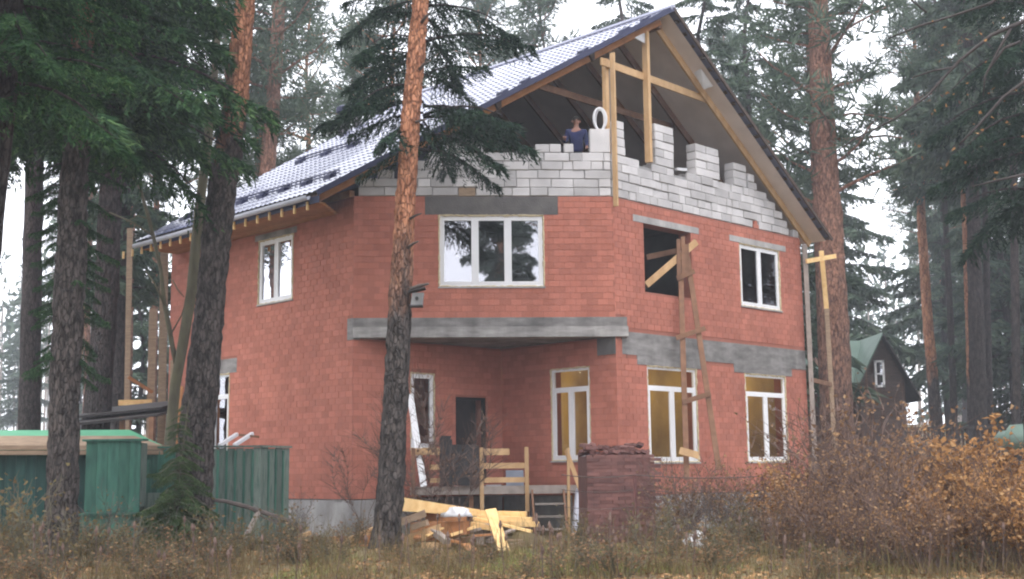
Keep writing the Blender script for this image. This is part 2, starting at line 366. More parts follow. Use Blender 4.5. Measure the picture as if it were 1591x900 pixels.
def brick_face(p0, d, n_out, L, z0, z1, holes, phase=0.0):
    """running bond of brick_l x brick_h on a wall face; holes = rectangles (s0, s1, z0, z1) left free"""
    bl, bh, j = .25, .138, .010
    z = z0; row = 0
    while z + bh*.5 < z1:
        zt = min(z+bh, z1-.001)
        free = [(0.0, L)]
        for (a, b, c, e) in holes:
            if min(zt, e) - max(z, c) > .03:
                nf = []
                for (x, y) in free:
                    if b <= x or a >= y: nf.append((x, y)); continue
                    if a - x > .02: nf.append((x, a))
                    if y - b > .02: nf.append((b, y))
                free = nf
        off = (phase + (.5 if row % 2 else 0.0)) * (bl+j)
        k0 = -1
        for (x, y) in free:
            k = math.floor((x-off)/(bl+j))
            while True:
                s0 = max(x, off+k*(bl+j)); s1 = min(y, off+k*(bl+j)+bl)
                if off+k*(bl+j) >= y: break
                if s1-s0 > .03: BRICKS.append((V3(p0 + d*s0, z), V3(d, 0), V3(n_out, 0), s1-s0, zt-z))
                k += 1
        z += bh+j; row += 1

def wall(name, p0, d, n_out, L, z0, z1, openings, zones=(), thick=.38, phase=0., brick=True, label=None, inner=True):
    """hollow-cell wall body (set back 8 mm behind the brick faces) with real openings; zones = areas of other material on the face"""
    mb = MB(); f0 = p0 - n_out*.010
    ss = sorted({0., L} | {x for o in openings for x in o[:2]}); zz = sorted({z0, z1} | {x for o in openings for x in o[2:4]})
    def solid(a, b, c, e):
        m, k = (a+b)/2, (c+e)/2
        return not any(o[0] < m < o[1] and o[2] < k < o[3] for o in openings)
    for i in range(len(ss)-1):
        for k in range(len(zz)-1):
            a, b, c, e = ss[i], ss[i+1], zz[k], zz[k+1]
            if solid(a, b, c, e):
                mb.quad(V3(f0+d*a, c), V3(f0+d*b, c), V3(f0+d*b, e), V3(f0+d*a, e))
                g0 = f0 - n_out*thick
                mb.quad(V3(g0+d*b, c), V3(g0+d*a, c), V3(g0+d*a, e), V3(g0+d*b, e), 1)
    g0 = f0 - n_out*thick
    for (a, b, c, e) in [o[:4] for o in openings]:
        for (s, t, u, w) in ((a, c, a, e), (b, e, b, c), (a, e, b, e), (b, c, a, c)):
            mb.quad(V3(f0+d*s, t), V3(g0+d*s, t), V3(g0+d*u, w), V3(f0+d*u, w), 0)
    mb.quad(V3(f0, z1), V3(f0+d*L, z1), V3(g0+d*L, z1), V3(g0, z1))
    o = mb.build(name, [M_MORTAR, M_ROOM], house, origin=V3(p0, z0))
    if label: o['label'] = label
    if brick: brick_face(p0, d, n_out, L, z0, z1, [x[:4] for x in openings] + list(zones), phase)
    return o

def slabbox(name, p0, d, n_out, s0, s1, z0, z1, mat, proud=.004, depth=.1, parent=None, label=None):
    mb = MB(); o = V3(p0 + d*s0 + n_out*proud, z0)
    mb.box(o, V3(d*(s1-s0), 0), V3(-n_out*depth, 0), (0, 0, z1-z0))
    ob = mb.build(name, mat, parent or house, origin=o)
    if label: ob['label'] = label
    return ob

nA = -CX; nC = -AX; nB = NB
NA = 3.9                                     # depth of the porch notch along A
# openings (s0, s1, z0, z1)
oA = [(2.467, 4.03, 5.79, 7.478), (5.28, 6.9, 1.65, 4.12)]
zA = [(-.1, .22, Z_SL0, Z_SL1), (2.32, 4.2, 7.478, 7.64), (4.95, 7.2, 4.12, 4.5)]
oB = [(2.017, 4.546, 5.807, 7.565)]
zB = [(1.69, 4.89, 7.565, Z_BT)]
oC = [(1.137, 3.152, 1.626, 3.986), (5.279, 7.251, 1.626, 3.986), (1.15, 3.09, 5.80, 7.52), (5.24, 7.195, 5.798, 7.526)]
zC = [(-.1, .36, 4.62, 5.05), (.22, 8.4, 4.21, 4.76), (.77, 3.50, 3.986, 4.22), (4.79, 7.57, 3.986, 4.22), (.75, 3.43, 7.52, 7.69), (4.8, 7.52, 7.526, 7.69)]
oN1 = [(.86, 2.17, 1.69, 3.97)]               # notch wall along A from P2
oN2 = [(1.70, 2.46, 2.02, 3.88), (3.12, 4.14, 1.15, 3.33)]   # notch wall along C
NV = P2 + AX*NA - P1; LN = float(np.linalg.norm(NV)); NX = NV/LN; nN = np.array([NX[1], -NX[0]]); PN = P1   # the other wall of the notch, from P1
wall_a = wall('side_wall', P1, AX, nA, LA, Z_PL, Z_BT, oA, zA, phase=.1)
wall_b = wall('front_wall', P1, BX, nB, WB, Z_SL1, Z_BT, oB, zB, phase=.35)
wall_c = wall('gable_wall', P2, CX, nC, LC, Z_PL, Z_BT, oC, zC, phase=.2)
wall_n1 = wall('porch_wall', P2, AX, nA, NA, Z_PL, Z_SL0, oN1, [(-.1, .6, 4.2, Z_SL0)], phase=.3)
wall_n2 = wall('porch_wall', PN, NX, nN, LN, Z_PL, Z_SL0, oN2, [], phase=.6)
# far walls close the body
PF = P1 + AX*LA; PR = PF + CX*(LC - C1); P3 = P2 + CX*LC
mb = MB()
mb.quad(V3(PF, 0), V3(PR, 0), V3(PR, 8.0), V3(PF, 8.0)); mb.quad(V3(P3, 0), V3(PR, 0), V3(PR, 8.0), V3(P3, 8.0))
ridge_xy = PF + CX*(1.82 - C1)
mb.build('rear_wall', M_MORTAR, house, origin=V3(PF, 0))

# floors
def poly_slab(name, pts, z0, z1, mat):
    mb = MB(); n = len(pts)
    mb.v = [tuple(V3(p, z0)) for p in pts] + [tuple(V3(p, z1)) for p in pts]
    mb.f = [tuple(range(n))[::-1], tuple(range(n, 2*n))] + [(i, (i+1) % n, (i+1) % n+n, i+n) for i in range(n)]
    mb.m = [0]*len(mb.f); return mb.build(name, mat, house, origin=V3(pts[0], z0))
ins = .02
fp = [P1 + AX*.05 + CX*ins, P2 + AX*.06, P3 - CX*ins + AX*ins, PR - CX*ins - AX*ins, PF + CX*ins - AX*ins]
poly_slab('floor_slab', fp, Z_SL0+.02, Z_SL1-.10, M_CONC)
fp2 = [P1 + CX*.42 + AX*.2, P2 - NB*.42, P3 - CX*.42 + AX*.42, PR - CX*.42 - AX*.42, PF + CX*.42 - AX*.42]
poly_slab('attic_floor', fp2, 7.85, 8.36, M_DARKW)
gp = [PN + AX*.4, P2 + AX*(NA+.4) + CX*.4, P2 + AX*.4 + CX*.4, P3 + AX*.4 - CX*.4, PR - CX*.4 - AX*.4, PF + CX*.4 - AX*.4]
poly_slab('ground_floor', gp, .8, .95, M_CONC)

# concrete: porch slab edge, bands, lintels
slabbox('slab_edge', P1, BX, nB, -.006, 6.53, Z_SL0, Z_SL0+.25, M_CONCM, .02, .35)
slabbox('slab_edge', P1, BX, nB, -.003, 6.50, Z_SL0+.252, Z_SL1, M_CONC, .012, .35)
slabbox('slab_edge', P1, AX, nA, -.01, .22, Z_SL0-.04, Z_SL1, M_CONC, .006, .2)
slabbox('slab_edge', P2, CX, nC, .03, .36, 4.62, 5.05, M_CONC, .006, .2)
slabbox('concrete_band', P2, CX, nC, .22, LC+.004, 4.21, 4.76, M_CONC, .003, .2)
for a, b in ((.77, 3.50), (4.79, 7.57)): slabbox('lintel', P2, CX, nC, a, b, 3.99, 4.208, M_CONC, .005, .2)
slabbox('lintel', P2, CX, nC, .75, 3.43, 7.523, 7.69, M_CONCL, .008, .2)
slabbox('lintel', P2, CX, nC, 4.8, 7.52, 7.53, 7.69, M_CONCL, .008, .2)
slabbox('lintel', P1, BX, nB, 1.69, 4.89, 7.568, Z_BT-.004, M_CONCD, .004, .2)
slabbox('lintel', P1, AX, nA, 2.32, 4.2, 7.481, 7.64, M_CONC, .004, .2)
slabbox('lintel', P1, AX, nA, 4.95, 7.2, 4.123, 4.5, M_CONC, .004, .2)
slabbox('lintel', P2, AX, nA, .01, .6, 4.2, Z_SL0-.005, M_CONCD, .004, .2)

# plinth blocks
def plinth(p0, d, n_out, L):
    s = 0; i = 0
    while s < L:
        l = min(2.38, L-s)
        mb = MB(); o = V3(p0 + d*(s+.008) - n_out*.03*((i % 2)+1)*.5, -.35)
        mb.box(o, V3(d*(l-.016), 0), V3(-n_out*.4, 0), (0, 0, .35+Z_PL-.02))
        mb.build('plinth_block', M_PLINTH, house, origin=o); s += 2.38; i += 1
plinth(P1, AX, nA, LA); plinth(P2, CX, nC, LC); plinth(PN, NX, nN, LN)
plinth(P2, AX, nA, NA)

# the bricks: the 300 that show largest are objects, all others one mass of real bricks
def px_area(o, u, n, l, h):
    c = o + u*l/2; d = c - np.array([0, 0, CAM_H]); r = np.linalg.norm(d)
    return l*h*max(0, -np.dot(d/r, n))/r**2
def visible(o):
    d = o[1]; return True
order = sorted(range(len(BRICKS)), key=lambda i: -px_area(*BRICKS[i]))
BD = .011
bm_ = MB(); bm_.box((0, 0, 0), (1, 0, 0), (0, BD, 0), (0, 0, 1))
brick_me = None
def parent_wall(n, o):
    if abs(np.dot(n[:2], nB)) > .95: return wall_b
    return wall_a if np.dot(n[:2], nA) > .9 else wall_c
brick_cache = {}
full = [i for i in order if BRICKS[i][3] > .2 and BRICKS[i][4] > .13]
solo = set(full[:300])
def brick_mesh(l, h):
    k = (round(l, 2), round(h, 3))
    if k not in brick_cache:
        m = MB(); m.box((0, 0, 0), (k[0], 0, 0), (0, BD, 0), (0, 0, k[1]))
        me = bpy.data.meshes.new('brick'); me.from_pydata(m.v, [], m.f); me.materials.append(M_BRICK); brick_cache[k] = me
    return brick_cache[k]
rest = MB()
for i, (o, u, n, l, h) in enumerate(BRICKS):
    dn = random.uniform(-.002, .002)
    if i in solo:
        pw = parent_wall(n, o)
        b = bpy.data.objects.new('brick', brick_mesh(l, h)); COL.objects.link(b); b.parent = pw
        b.rotation_euler = (0, 0, math.atan2(u[1], u[0]))
        b.location = tuple(o + n*dn - world_loc(pw))
    else:
        rest.box(o + n*dn, u*l, -n*BD, (0, 0, h), skip=())
rb = rest.build('brick', M_BRICK, house, origin=V3(P1, 0)); rb['kind'] = 'stuff'

# windows
def window(p0, d, n_out, s0, s1, z0, z1, cols, transom=None, glass=None, back=.10, foam=True):
    """white frame set back in its opening; cols = number of sashes; transom = height of the top light's bar"""
    glass = glass or G_UP
    fw = .07; o = p0 - n_out*back
    fr = MB()
    def bar(mb, a, b, c, e, dep=.07, out=0.0):
        mb.box(V3(o + d*a + n_out*out, c), V3(d*(b-a), 0), V3(-n_out*dep, 0), (0, 0, e-c))
    bar(fr, s0, s1, z0, z0+fw); bar(fr, s0, s1, z1-fw, z1)
    bar(fr, s0, s0+fw, z0+fw, z1-fw); bar(fr, s1-fw, s1, z0+fw, z1-fw)
    zt = z1-fw
    if transom: bar(fr, s0+fw, s1-fw, transom, transom+.075); zt = transom
    w = fr.build('window', M_WHITE, house, origin=V3(o + d*s0, z0))
    n = cols; iw = (s1-s0-2*fw)
    for k in range(n):
        a = s0+fw + iw*k/n; b = a + iw/n
        sh = MB(); sw = .05
        if k < n-1: bar(sh, b-.035, b+.035, z0+fw, zt, .068, .001); 
        aa = a + (.035 if k else 0) + .002; bb = b - (.035 if k < n-1 else 0) - .002
        bar(sh, aa, bb, z0+fw+.002, z0+fw+sw, .05, .006); bar(sh, aa, bb, zt-sw, zt-.002, .05, .006)
        bar(sh, aa, aa+sw, z0+fw+sw, zt-sw, .05, .006); bar(sh, bb-sw, bb, z0+fw+sw, zt-sw, .05, .006)
        sh.build('sash', M_WHITE, w)
        g = MB(); q = o - n_out*.03
        g.quad_out(V3(q+d*(aa+sw-.005), z0+fw+sw-.005), V3(q+d*(bb-sw+.005), z0+fw+sw-.005), V3(q+d*(bb-sw+.005), zt-sw+.005), V3(q+d*(aa+sw-.005), zt-sw+.005), V3(n_out, 0))
        g.build('pane', glass, w)
    if transom:
        g = MB(); q = o - n_out*.03
        g.quad_out(V3(q+d*(s0+fw-.004), transom+.07), V3(q+d*(s1-fw+.004), transom+.07), V3(q+d*(s1-fw+.004), z1-fw+.004), V3(q+d*(s0+fw-.004), z1-fw+.004), V3(n_out, 0))
        g.build('pane', glass, w)
    # lumpy line of mounting foam round the frame
    fm = MB(); q = p0 - n_out*(back-.012)
    def run(a, b, c, e):
        L = max(abs(b-a), abs(e-c)); k = max(3, int(L/.07)); pts = []; rad = []
        for i in range(k+1):
            t = i/k; pts.append(V3(q + d*(a+(b-a)*t) + n_out*random.uniform(0, .02), c+(e-c)*t + random.uniform(-.008, .008))); rad.append(random.uniform(.012, .032))
        fm.tube(pts, rad, 5)
    run(s0, s1, z0-.005, z0-.005); run(s0, s1, z1+.002, z1+.002); run(s0-.003, s0-.003, z0, z1); run(s1+.003, s1+.003, z0, z1)
    fm.build('foam_seal', M_FOAM, w)
    if True:
        sl = MB(); sl.box(V3(p0 + d*(s0-.03) + n_out*.03, z0-.045), V3(d*(s1-s0+.06), 0), V3(-n_out*.16, 0), (0, 0, .035)); sl.build('sill', M_CONCL, w)
    return w
window(P1, BX, nB, 2.03, 4.53, 5.83, 7.55, 3, back=.03)
window(P1, AX, nA, 2.48, 4.015, 5.81, 7.465, 2, None, G_SIDE, back=.03)
window(P1, AX, nA, 5.295, 6.885, 1.67, 4.105, 2, 3.5, back=.03)
window(P2, CX, nC, 1.15, 3.14, 1.645, 3.975, 2, 3.43, G_LO, back=.04)
window(P2, CX, nC, 5.29, 7.24, 1.645, 3.975, 2, 3.43, G_LO, back=.04)
window(P2, CX, nC, 5.25, 7.185, 5.815, 7.515, 2, None, G_LO, back=.04)
window(P2, AX, nA, .875, 2.155, 1.71, 3.955, 2, 3.42, G_LO, back=.04)
window(PN, NX, nN, 1.715, 2.445, 2.04, 3.865, 1, None, G_LO, back=.04)

# frame edge and props in the unglazed opening
mb = MB(); mb.box(V3(P2 + CX*1.155 - nC*.05, 5.81), V3(CX*.05, 0), V3(-nC*.1, 0), (0, 0, 1.7)); mb.build('opening_jamb', M_GREYW, house)

# dark front door, ajar
dr = MB(); hinge = PN + NX*3.14 - nN*.06; dd = NX*math.cos(.28) - nN*math.sin(.28)
dr.box(V3(hinge, 1.17), V3(dd*.96, 0), V3(-nN*.05, 0), (0, 0, 2.13)); door = dr.build('door', M_DOOR, house, origin=V3(hinge, 1.17))
df = MB()
for a, b, c, e in ((3.125, 3.18, 1.16, 3.325), (4.085, 4.135, 1.16, 3.325), (3.18, 4.085, 3.27, 3.325)):
    df.box(V3(PN + NX*a - nN*.03, c), V3(NX*(b-a), 0), V3(-nN*.12, 0), (0, 0, e-c))
df.build('door_frame', M_BLACK, door)
dh = MB(); hp = V3(hinge + dd*.86 + nN*.03, 2.15); dh.beam(hp, hp + V3(-dd*.12, 0), .025, .025); dh.build('handle', M_GREY, door)

# rooms behind the windows
rm = MB()
def iwall(p, q, z0, z1): rm.quad(V3(p, z0), V3(q, z0), V3(q, z1), V3(p, z1))
iwall(P2 + AX*4.6 + CX*.4, P2 + AX*4.6 + CX*7.9, .95, 4.62)
iwall(P2 + AX*.4 + CX*4.2, P2 + AX*4.6 + CX*4.2, .95, 4.62)
iwall(P2 + AX*.4 + CX*7.85, P2 + AX*4.6 + CX*7.85, .95, 4.62)
rm.build('inner_wall', M_OCHRE, house, origin=H(.4, 4.6, .95))
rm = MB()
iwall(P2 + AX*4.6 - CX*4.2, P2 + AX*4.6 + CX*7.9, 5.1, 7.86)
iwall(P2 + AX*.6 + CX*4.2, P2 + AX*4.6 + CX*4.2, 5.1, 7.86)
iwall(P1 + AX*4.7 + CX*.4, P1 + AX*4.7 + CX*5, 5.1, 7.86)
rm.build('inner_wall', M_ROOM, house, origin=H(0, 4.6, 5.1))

for c, a, e in ((1.6, 2.6, 62), (6.2, 2.4, 42)):
    lb = thing('hanging_bulb', 'lit bare bulb hanging inside the ' + ('left' if c < 3 else 'right') + ' ochre ground floor room', 'lamp', H(c, a, 4.0))
    m = MB(); m.tube([H(c, a, 4.0), H(c, a, 4.6)], .012, 5); m.build('cord', M_BLACK, lb)
    pl_ = bpy.data.lights.new('bulb', 'POINT'); pl_.energy = e; pl_.color = (1, .78, .48); pl_.shadow_soft_size = .07
    po = bpy.data.objects.new('bulb', pl_); COL.objects.link(po); po.location = tuple(H(c, a, 3.93) - world_loc(lb)); po.parent = lb

# ------------------------------------------------------------------ attic block wall: every block a piece
attic = MB()
blocks_me = {}; rr_j = random.Random(17)
def block(p0, d, n_out, s0, s1, z0, z1, parent, th=.30):
    j = rr_j.uniform(.003, .011)
    l, h = s1-s0-2*j, z1-z0-2*j
    if l < .03: return
    k = (round(l, 2), round(h, 2))
    if k not in blocks_me:
        m = MB(); e = .012
        # block with chipped (bevelled) front edges
        m.v = [(e, 0, e), (k[0]-e, 0, e), (k[0]-e, 0, k[1]-e), (e, 0, k[1]-e), (0, e, 0), (k[0], e, 0), (k[0], e, k[1]), (0, e, k[1]), (0, th, 0), (k[0], th, 0), (k[0], th, k[1]), (0, th, k[1])]
        m.f = [(0, 1, 2, 3), (4, 5, 1, 0), (5, 6, 2, 1), (6, 7, 3, 2), (7, 4, 0, 3), (8, 9, 5, 4), (9, 10, 6, 5), (10, 11, 7, 6), (11, 8, 4, 7), (11, 10, 9, 8)]
        me = bpy.data.meshes.new('block'); me.from_pydata(m.v, [], m.f); me.materials.append(M_BLOCK); blocks_me[k] = me
    b = bpy.data.objects.new('block', blocks_me[k]); COL.objects.link(b); b.parent = parent
    b.rotation_euler = (0, 0, math.atan2(d[1], d[0]) + random.uniform(-.02, .02)); b.rotation_euler[1] = random.uniform(-.012, .012)
    b.location = tuple(V3(p0 + d*(s0+j) + n_out*(random.uniform(-.014, .018) - (.03 if rr_j.random() < .12 else 0)), z0+j + random.uniform(-.004, .004)) - world_loc(parent))
BH = .2165
core_b = MB(); core_b.box(V3(P1 + BX*.35 - nB*.05, Z_BT+.005), V3(BX*(WB-.6), 0), V3(-nB*.2, 0), (0, 0, .42))
core_b.box(V3(P1 + BX*1.75 - nB*.05, Z_BT+.43), V3(BX*(WB-2.0), 0), V3(-nB*.2, 0), (0, 0, .62))
cb = core_b.build('block_wall', M_GLUE, house, origin=V3(P1, Z_BT))
core_c = MB(); core_c.box(V3(P2 + CX*.25 - nC*.05, Z_BT+.005), V3(CX*6.6, 0), V3(-nC*.2, 0), (0, 0, .95))
core_c.box(V3(P2 + CX*6.86 - nC*.05, Z_BT+.005), V3(CX*.8, 0), V3(-nC*.2, 0), (0, 0, .40))
cc = core_c.build('block_wall', M_GLUE, house, origin=V3(P2, Z_BT))
rr = random.Random(4)
def rows(p0, d, n_out, parent, spans, bl=.62):
    """spans[row] = list of (s0, s1); broken bond of random lengths"""
    for r, sp in enumerate(spans):
        for (a, b) in sp:
            s = a; first = True
            while s < b-.02:
                l = bl*rr.choice((1, 1, .85, .7, .5, .4)) if not first else bl*(.55 if r % 2 else 1)
                first = False
                if b - (s+l) < .14: l = b-s
                block(p0, d, n_out, s, s+l, Z_BT+.008+BH*r, Z_BT+.008+BH*(r+1), parent); s += l
rows(P1, BX, nB, cb, [[(.1, 2.48), (2.92, 6.2)], [(.12, 6.2)], [(.55, .95), (1.25, 6.2)], [(1.15, 6.2)], [(1.75, 6.2)], [(2.2, 3.1), (4.36, 5.0), (5.06, 5.30)]])
block(P1, BX, nB, 5.70, 6.20, Z_BT+.01+BH*5, 9.71, cb)
fill = MB(); fill.box(V3(P1 + BX*2.5 - nB*.01, Z_BT+.01), V3(BX*.40, 0), V3(-nB*.2, 0), (0, 0, .2)); fill.build('timber_infill', M_TAN, cb)
roof_lim = lambda c: 13.05 - .708*(c-1.82) - .35
spc = []
for r in range(5):
    ztop = Z_BT + BH*(r+1); cm = 1.82 + (13.05-.42-ztop)/.708
    spc.append([(.03, min(8.28, cm))])
spc[4] = [(.03, 1.1), (1.55, 2.5), (3.0, min(6.7, spc[4][0][1]))]
spc[0] = [(.03, 5.95), (6.25, 7.75), (7.98, 8.28)]
rows(P2, CX, nC, cc, spc)
zb = Z_BT+.008+BH*5
for a, b, n, w in ((.18, .52, 4, 1), (1.72, 2.48, 5, 1), (3.42, 4.46, 4, 1), (5.12, 5.72, 3, 1)):
    for k in range(n):
        rest_ = b-a
        if k % 2 and rest_ > .6: block(P2, CX, nC, a, a+rest_*.45, zb+k*BH, zb+(k+1)*BH, cc); block(P2, CX, nC, a+rest_*.45, b, zb+k*BH, zb+(k+1)*BH, cc)
        else: block(P2, CX, nC, a, b, zb+k*BH, zb+(k+1)*BH, cc)
block(P2, CX, nC, 5.8, 6.25, zb, zb+BH, cc); block(P2, CX, nC, 5.8, 6.1, zb+BH, zb+2*BH, cc)
# mortar strip of brick fragments between the blocks of the bottom row
fb = MB(); fb.box(V3(P2 + CX*5.97 + nC*.002, Z_BT+.004), V3(CX*.26, 0), V3(-nC*.2, 0), (0, 0, .12)); fb.box(V3(P2 + CX*6.02, Z_BT+.128), V3(CX*.14, 0), V3(-nC*.2, 0), (0, 0, .09)); fb.build('brick_infill', M_BRICK, cc)

# ------------------------------------------------------------------ roof
RC, RZ = 1.82, 13.05
KL = (13.05-7.88)/(RC+5.87); KR = (13.05-7.99)/(8.97-RC)
CE_L, CE_R = -5.87, 8.97
A_FAR, A_RF, A_APEX, A_E = 12.4, 9.3, -.62, 3.95
def far_a(c): return A_FAR + (A_RF-A_FAR)*((c-CE_L)/(RC-CE_L) if c < RC else (CE_R-c)/(CE_R-RC))
def zl(c): return RZ - KL*(RC-c)
def zr_(c): return RZ - KR*(c-RC)
# left slope: pressed metal tile with waves and steps, cut along the slanting verge
pit, stepc = .20, .29
SKEW = (A_APEX - A_E)/(RC - CE_L)
def verge_a(c): return A_E + SKEW*(c-CE_L)
nA_ = int((A_FAR - A_APEX)/(pit/6)); avals = np.linspace(A_APEX, A_FAR, nA_)
cvals = []
c = CE_L
while c < RC-.02:
    cvals += [(c, 0.0), (min(c+stepc*.985, RC), 1.0)]; c += stepc
cvals.append((RC, 1.0))
rv = MB()
idx = {}
L_N = np.array([-KL, 1.0])/math.hypot(KL, 1)     # slope normal (c, z)
grid = []
for (c, ph) in cvals:
    row = []
    va = verge_a(c)
    for a in avals:
        aa = min(max(a, va), far_a(c))
        wv = .5+.5*math.cos(2*math.pi*aa/pit); hgt = .03*wv**1.5 + .022*(1-ph) + .03
        row.append(len(rv.v)); p = H(c + L_N[0]*hgt, aa, zl(c) + L_N[1]*hgt); rv.v.append(tuple(p))
    grid.append((row, va, far_a(c)))
for j in range(len(grid)-1):
    va = min(grid[j][1], grid[j+1][1])
    for i in range(len(avals)-1):
        if avals[i+1] <= va or avals[i] >= max(grid[j][2], grid[j+1][2]): continue
        r0, r1 = grid[j][0], grid[j+1][0]
        rv.f.append((r0[i+1], r0[i], r1[i], r1[i+1])); rv.m.append(0)
roof = rv.build('roof', M_ROOF, house, smooth=False, origin=H(RC, 0, RZ))
# right slope sheet
rs = MB(); na2 = 160; av = np.linspace(A_APEX, A_FAR, na2)
ncx = 12
for i in range(na2-1):
    h0, h1 = (.03*(.5+.5*math.cos(2*math.pi*av[i]/.4)) + .03, .03*(.5+.5*math.cos(2*math.pi*av[i+1]/.4)) + .03)
    a0_, a1_ = min(av[i], A_RF), min(av[i+1], A_RF)
    rs.quad(H(RC, a0_, RZ+h0), H(RC, a1_, RZ+h1), H(CE_R+.05, av[i+1], zr_(CE_R+.05)+h1), H(CE_R+.05, av[i], zr_(CE_R+.05)+h0))
rs.build('roof_sheet', M_ROOF, roof)
m = MB(); m.tri(H(RC, A_RF, RZ+.03), H(CE_L, A_FAR, zl(CE_L)+.03), H(CE_R, A_FAR, zr_(CE_R)+.03)); m.build('roof_sheet', M_ROOF, roof)
rc = MB(); rc.tube([H(RC, A_APEX-.02, RZ+.05), H(RC, A_RF, RZ+.05)], .10, 8); rc.build('ridge_cap', M_ROOF, roof)
# battens under both slopes, sticking out at the verge
bt = MB(); cpos = CE_R-.06
while cpos > RC+.1:
    a0 = A_APEX+.02 + random.uniform(0, .07)
    bt.beam(H(cpos, a0, zr_(cpos)-.012), H(cpos, far_a(cpos)-.15, zr_(cpos)-.012), .10, .03, up=V3(CX*KR, 1)); cpos -= .34
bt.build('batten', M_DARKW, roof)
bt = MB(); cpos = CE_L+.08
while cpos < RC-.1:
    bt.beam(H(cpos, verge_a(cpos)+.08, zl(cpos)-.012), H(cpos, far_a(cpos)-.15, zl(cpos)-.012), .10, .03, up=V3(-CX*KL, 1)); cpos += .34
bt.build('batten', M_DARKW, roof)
# membrane / sheathing
un = MB()
t1 = .045
un.quad(H(RC, A_APEX+.16, RZ-t1), H(CE_R-.03, A_APEX+.16, zr_(CE_R)-t1+.02), H(CE_R-.03, A_FAR-.25, zr_(CE_R)-t1+.02), H(RC, A_RF-.2, RZ-t1))
un.build('soffit_membrane', M_SOFFIT, roof)
un = MB(); pts = []
e1 = verge_a(CE_L)+.2; e2 = A_APEX+.2
# boarded underside: separate boards parallel to the ridge
cpos = CE_L+.05; 
while cpos < RC-.02:
    w = min(.19, RC-cpos)
    un.box(H(cpos, verge_a(cpos+w)+.16+random.uniform(0, .03), zl(cpos)-.055), H(cpos+w-.008, 0, zl(cpos+w-.008)) - H(cpos, 0, zl(cpos)), V3(AX*(far_a(cpos+w)-.2-verge_a(cpos+w)-.16), 0), (0, 0, .022)); cpos += w
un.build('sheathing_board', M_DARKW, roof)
# rafters
rf = MB(); rfs = []
def rafter(c0, c1, a, zf, mat, name='rafter', w=.06, h=.20, drop=.17):
    m = MB(); m.beam(H(c0, a, zf(c0)-drop), H(c1, a, zf(c1)-drop), w, h); return m.build(name, mat, roof)
rafter(RC+.05, CE_R-.12, .02, zr_, M_WOOD, drop=.165)
for k in range(1, 7): rafter(RC+.05, CE_R-.3, .02+k*1.35, zr_, M_BROWN, drop=.165)
for k in range(7):
    a = .7 + k*1.25
    cl = CE_L+.25 if a > A_E+.4 else CE_L + (a-.3-A_E)/SKEW
    if cl < RC-.5: rafter(max(cl, CE_L+.25), RC-.05, a, zl, M_DARKW, drop=.185)
# slanting verge rafter and metal verge trim
m = MB(); pA = H(CE_L+.15, A_E+.34, zl(CE_L+.15)-.17); pB = H(RC-.05, A_APEX+.40, RZ-.20); m.beam(pA, pB, .06, .22); m.build('verge_rafter', M_ORANGE, roof)
m = MB(); m.beam(H(CE_L, A_E+.0, zl(CE_L)+.015), H(RC, A_APEX-.02, RZ+.03), .05, .13); m.build('verge_trim', M_TRIM, roof)
m = MB(); m.beam(H(RC, A_APEX-.02, RZ+.03), H(CE_R+.05, A_APEX-.02, zr_(CE_R+.05)+.02), .04, .09); m.build('verge_trim', M_DARKW, roof)
m = MB(); m.beam(H(CE_L, A_FAR, zl(CE_L)+.03), H(RC, A_RF, RZ+.05), .12, .05); m.build('verge_trim', M_TRIM, roof)
# eave: fascia, soffit boards, gutter, brackets
m = MB(); m.box(H(CE_L+.06, A_E+.02, zl(CE_L)-.20), V3(AX*(A_FAR-A_E-.05), 0), V3(CX*.03, 0), (0, 0, .17)); m.build('fascia', M_TRIM, roof)
cpos = CE_L+.1; k = 0
while cpos < C1-.02:
    w = min(.19, C1-.005-cpos); m = MB()
    m.box(H(cpos, A_E+.05+.15*k, zl(CE_L)-.20), V3(CX*(w-.006), 0), V3(AX*(A_FAR-A_E-.2-.15*k), 0), (0, 0, .022)); m.build('soffit_board', M_ORANGE, roof); cpos += w; k += 1
m = MB(); m.box(H(C1-.03, A_E+.3, Z_BT+.004), V3(CX*.15, 0), V3(AX*(A_FAR-A_E-1.2), 0), (0, 0, .16)); m.build('wall_plate', M_ORANGE, roof)
gm = MB(); gp_ = []
pa, pb = H(CE_L-.07, A_E+.25, zl(CE_L)-.07), H(CE_L-.07, A_FAR-.02, zl(CE_L)-.11)
prof = [(-.07, .05), (-.065, 0), (-.04, -.045), (0, -.06), (.04, -.045), (.06, 0), (.06, .05)]
for (x0, z0), (x1, z1) in zip(prof[:-1], prof[1:]):
    u0, u1 = V3(CX*x0, z0), V3(CX*x1, z1)
    gm.quad(pa+u0, pa+u1, pb+u1, pb+u0); gm.quad(pb+u0*.93, pb+u1*.93, pa+u1*.93, pa+u0*.93)
gm.build('gutter', M_GUTTER, roof)
for k in range(19):
    a = A_E+.4+k*.52; m = MB(); m.box(H(CE_L+.02, a, zl(CE_L)-.33), V3(CX*.05, 0), V3(AX*.05, 0), (0, 0, .2)); m.build('rafter_tail', M_YEL, roof)
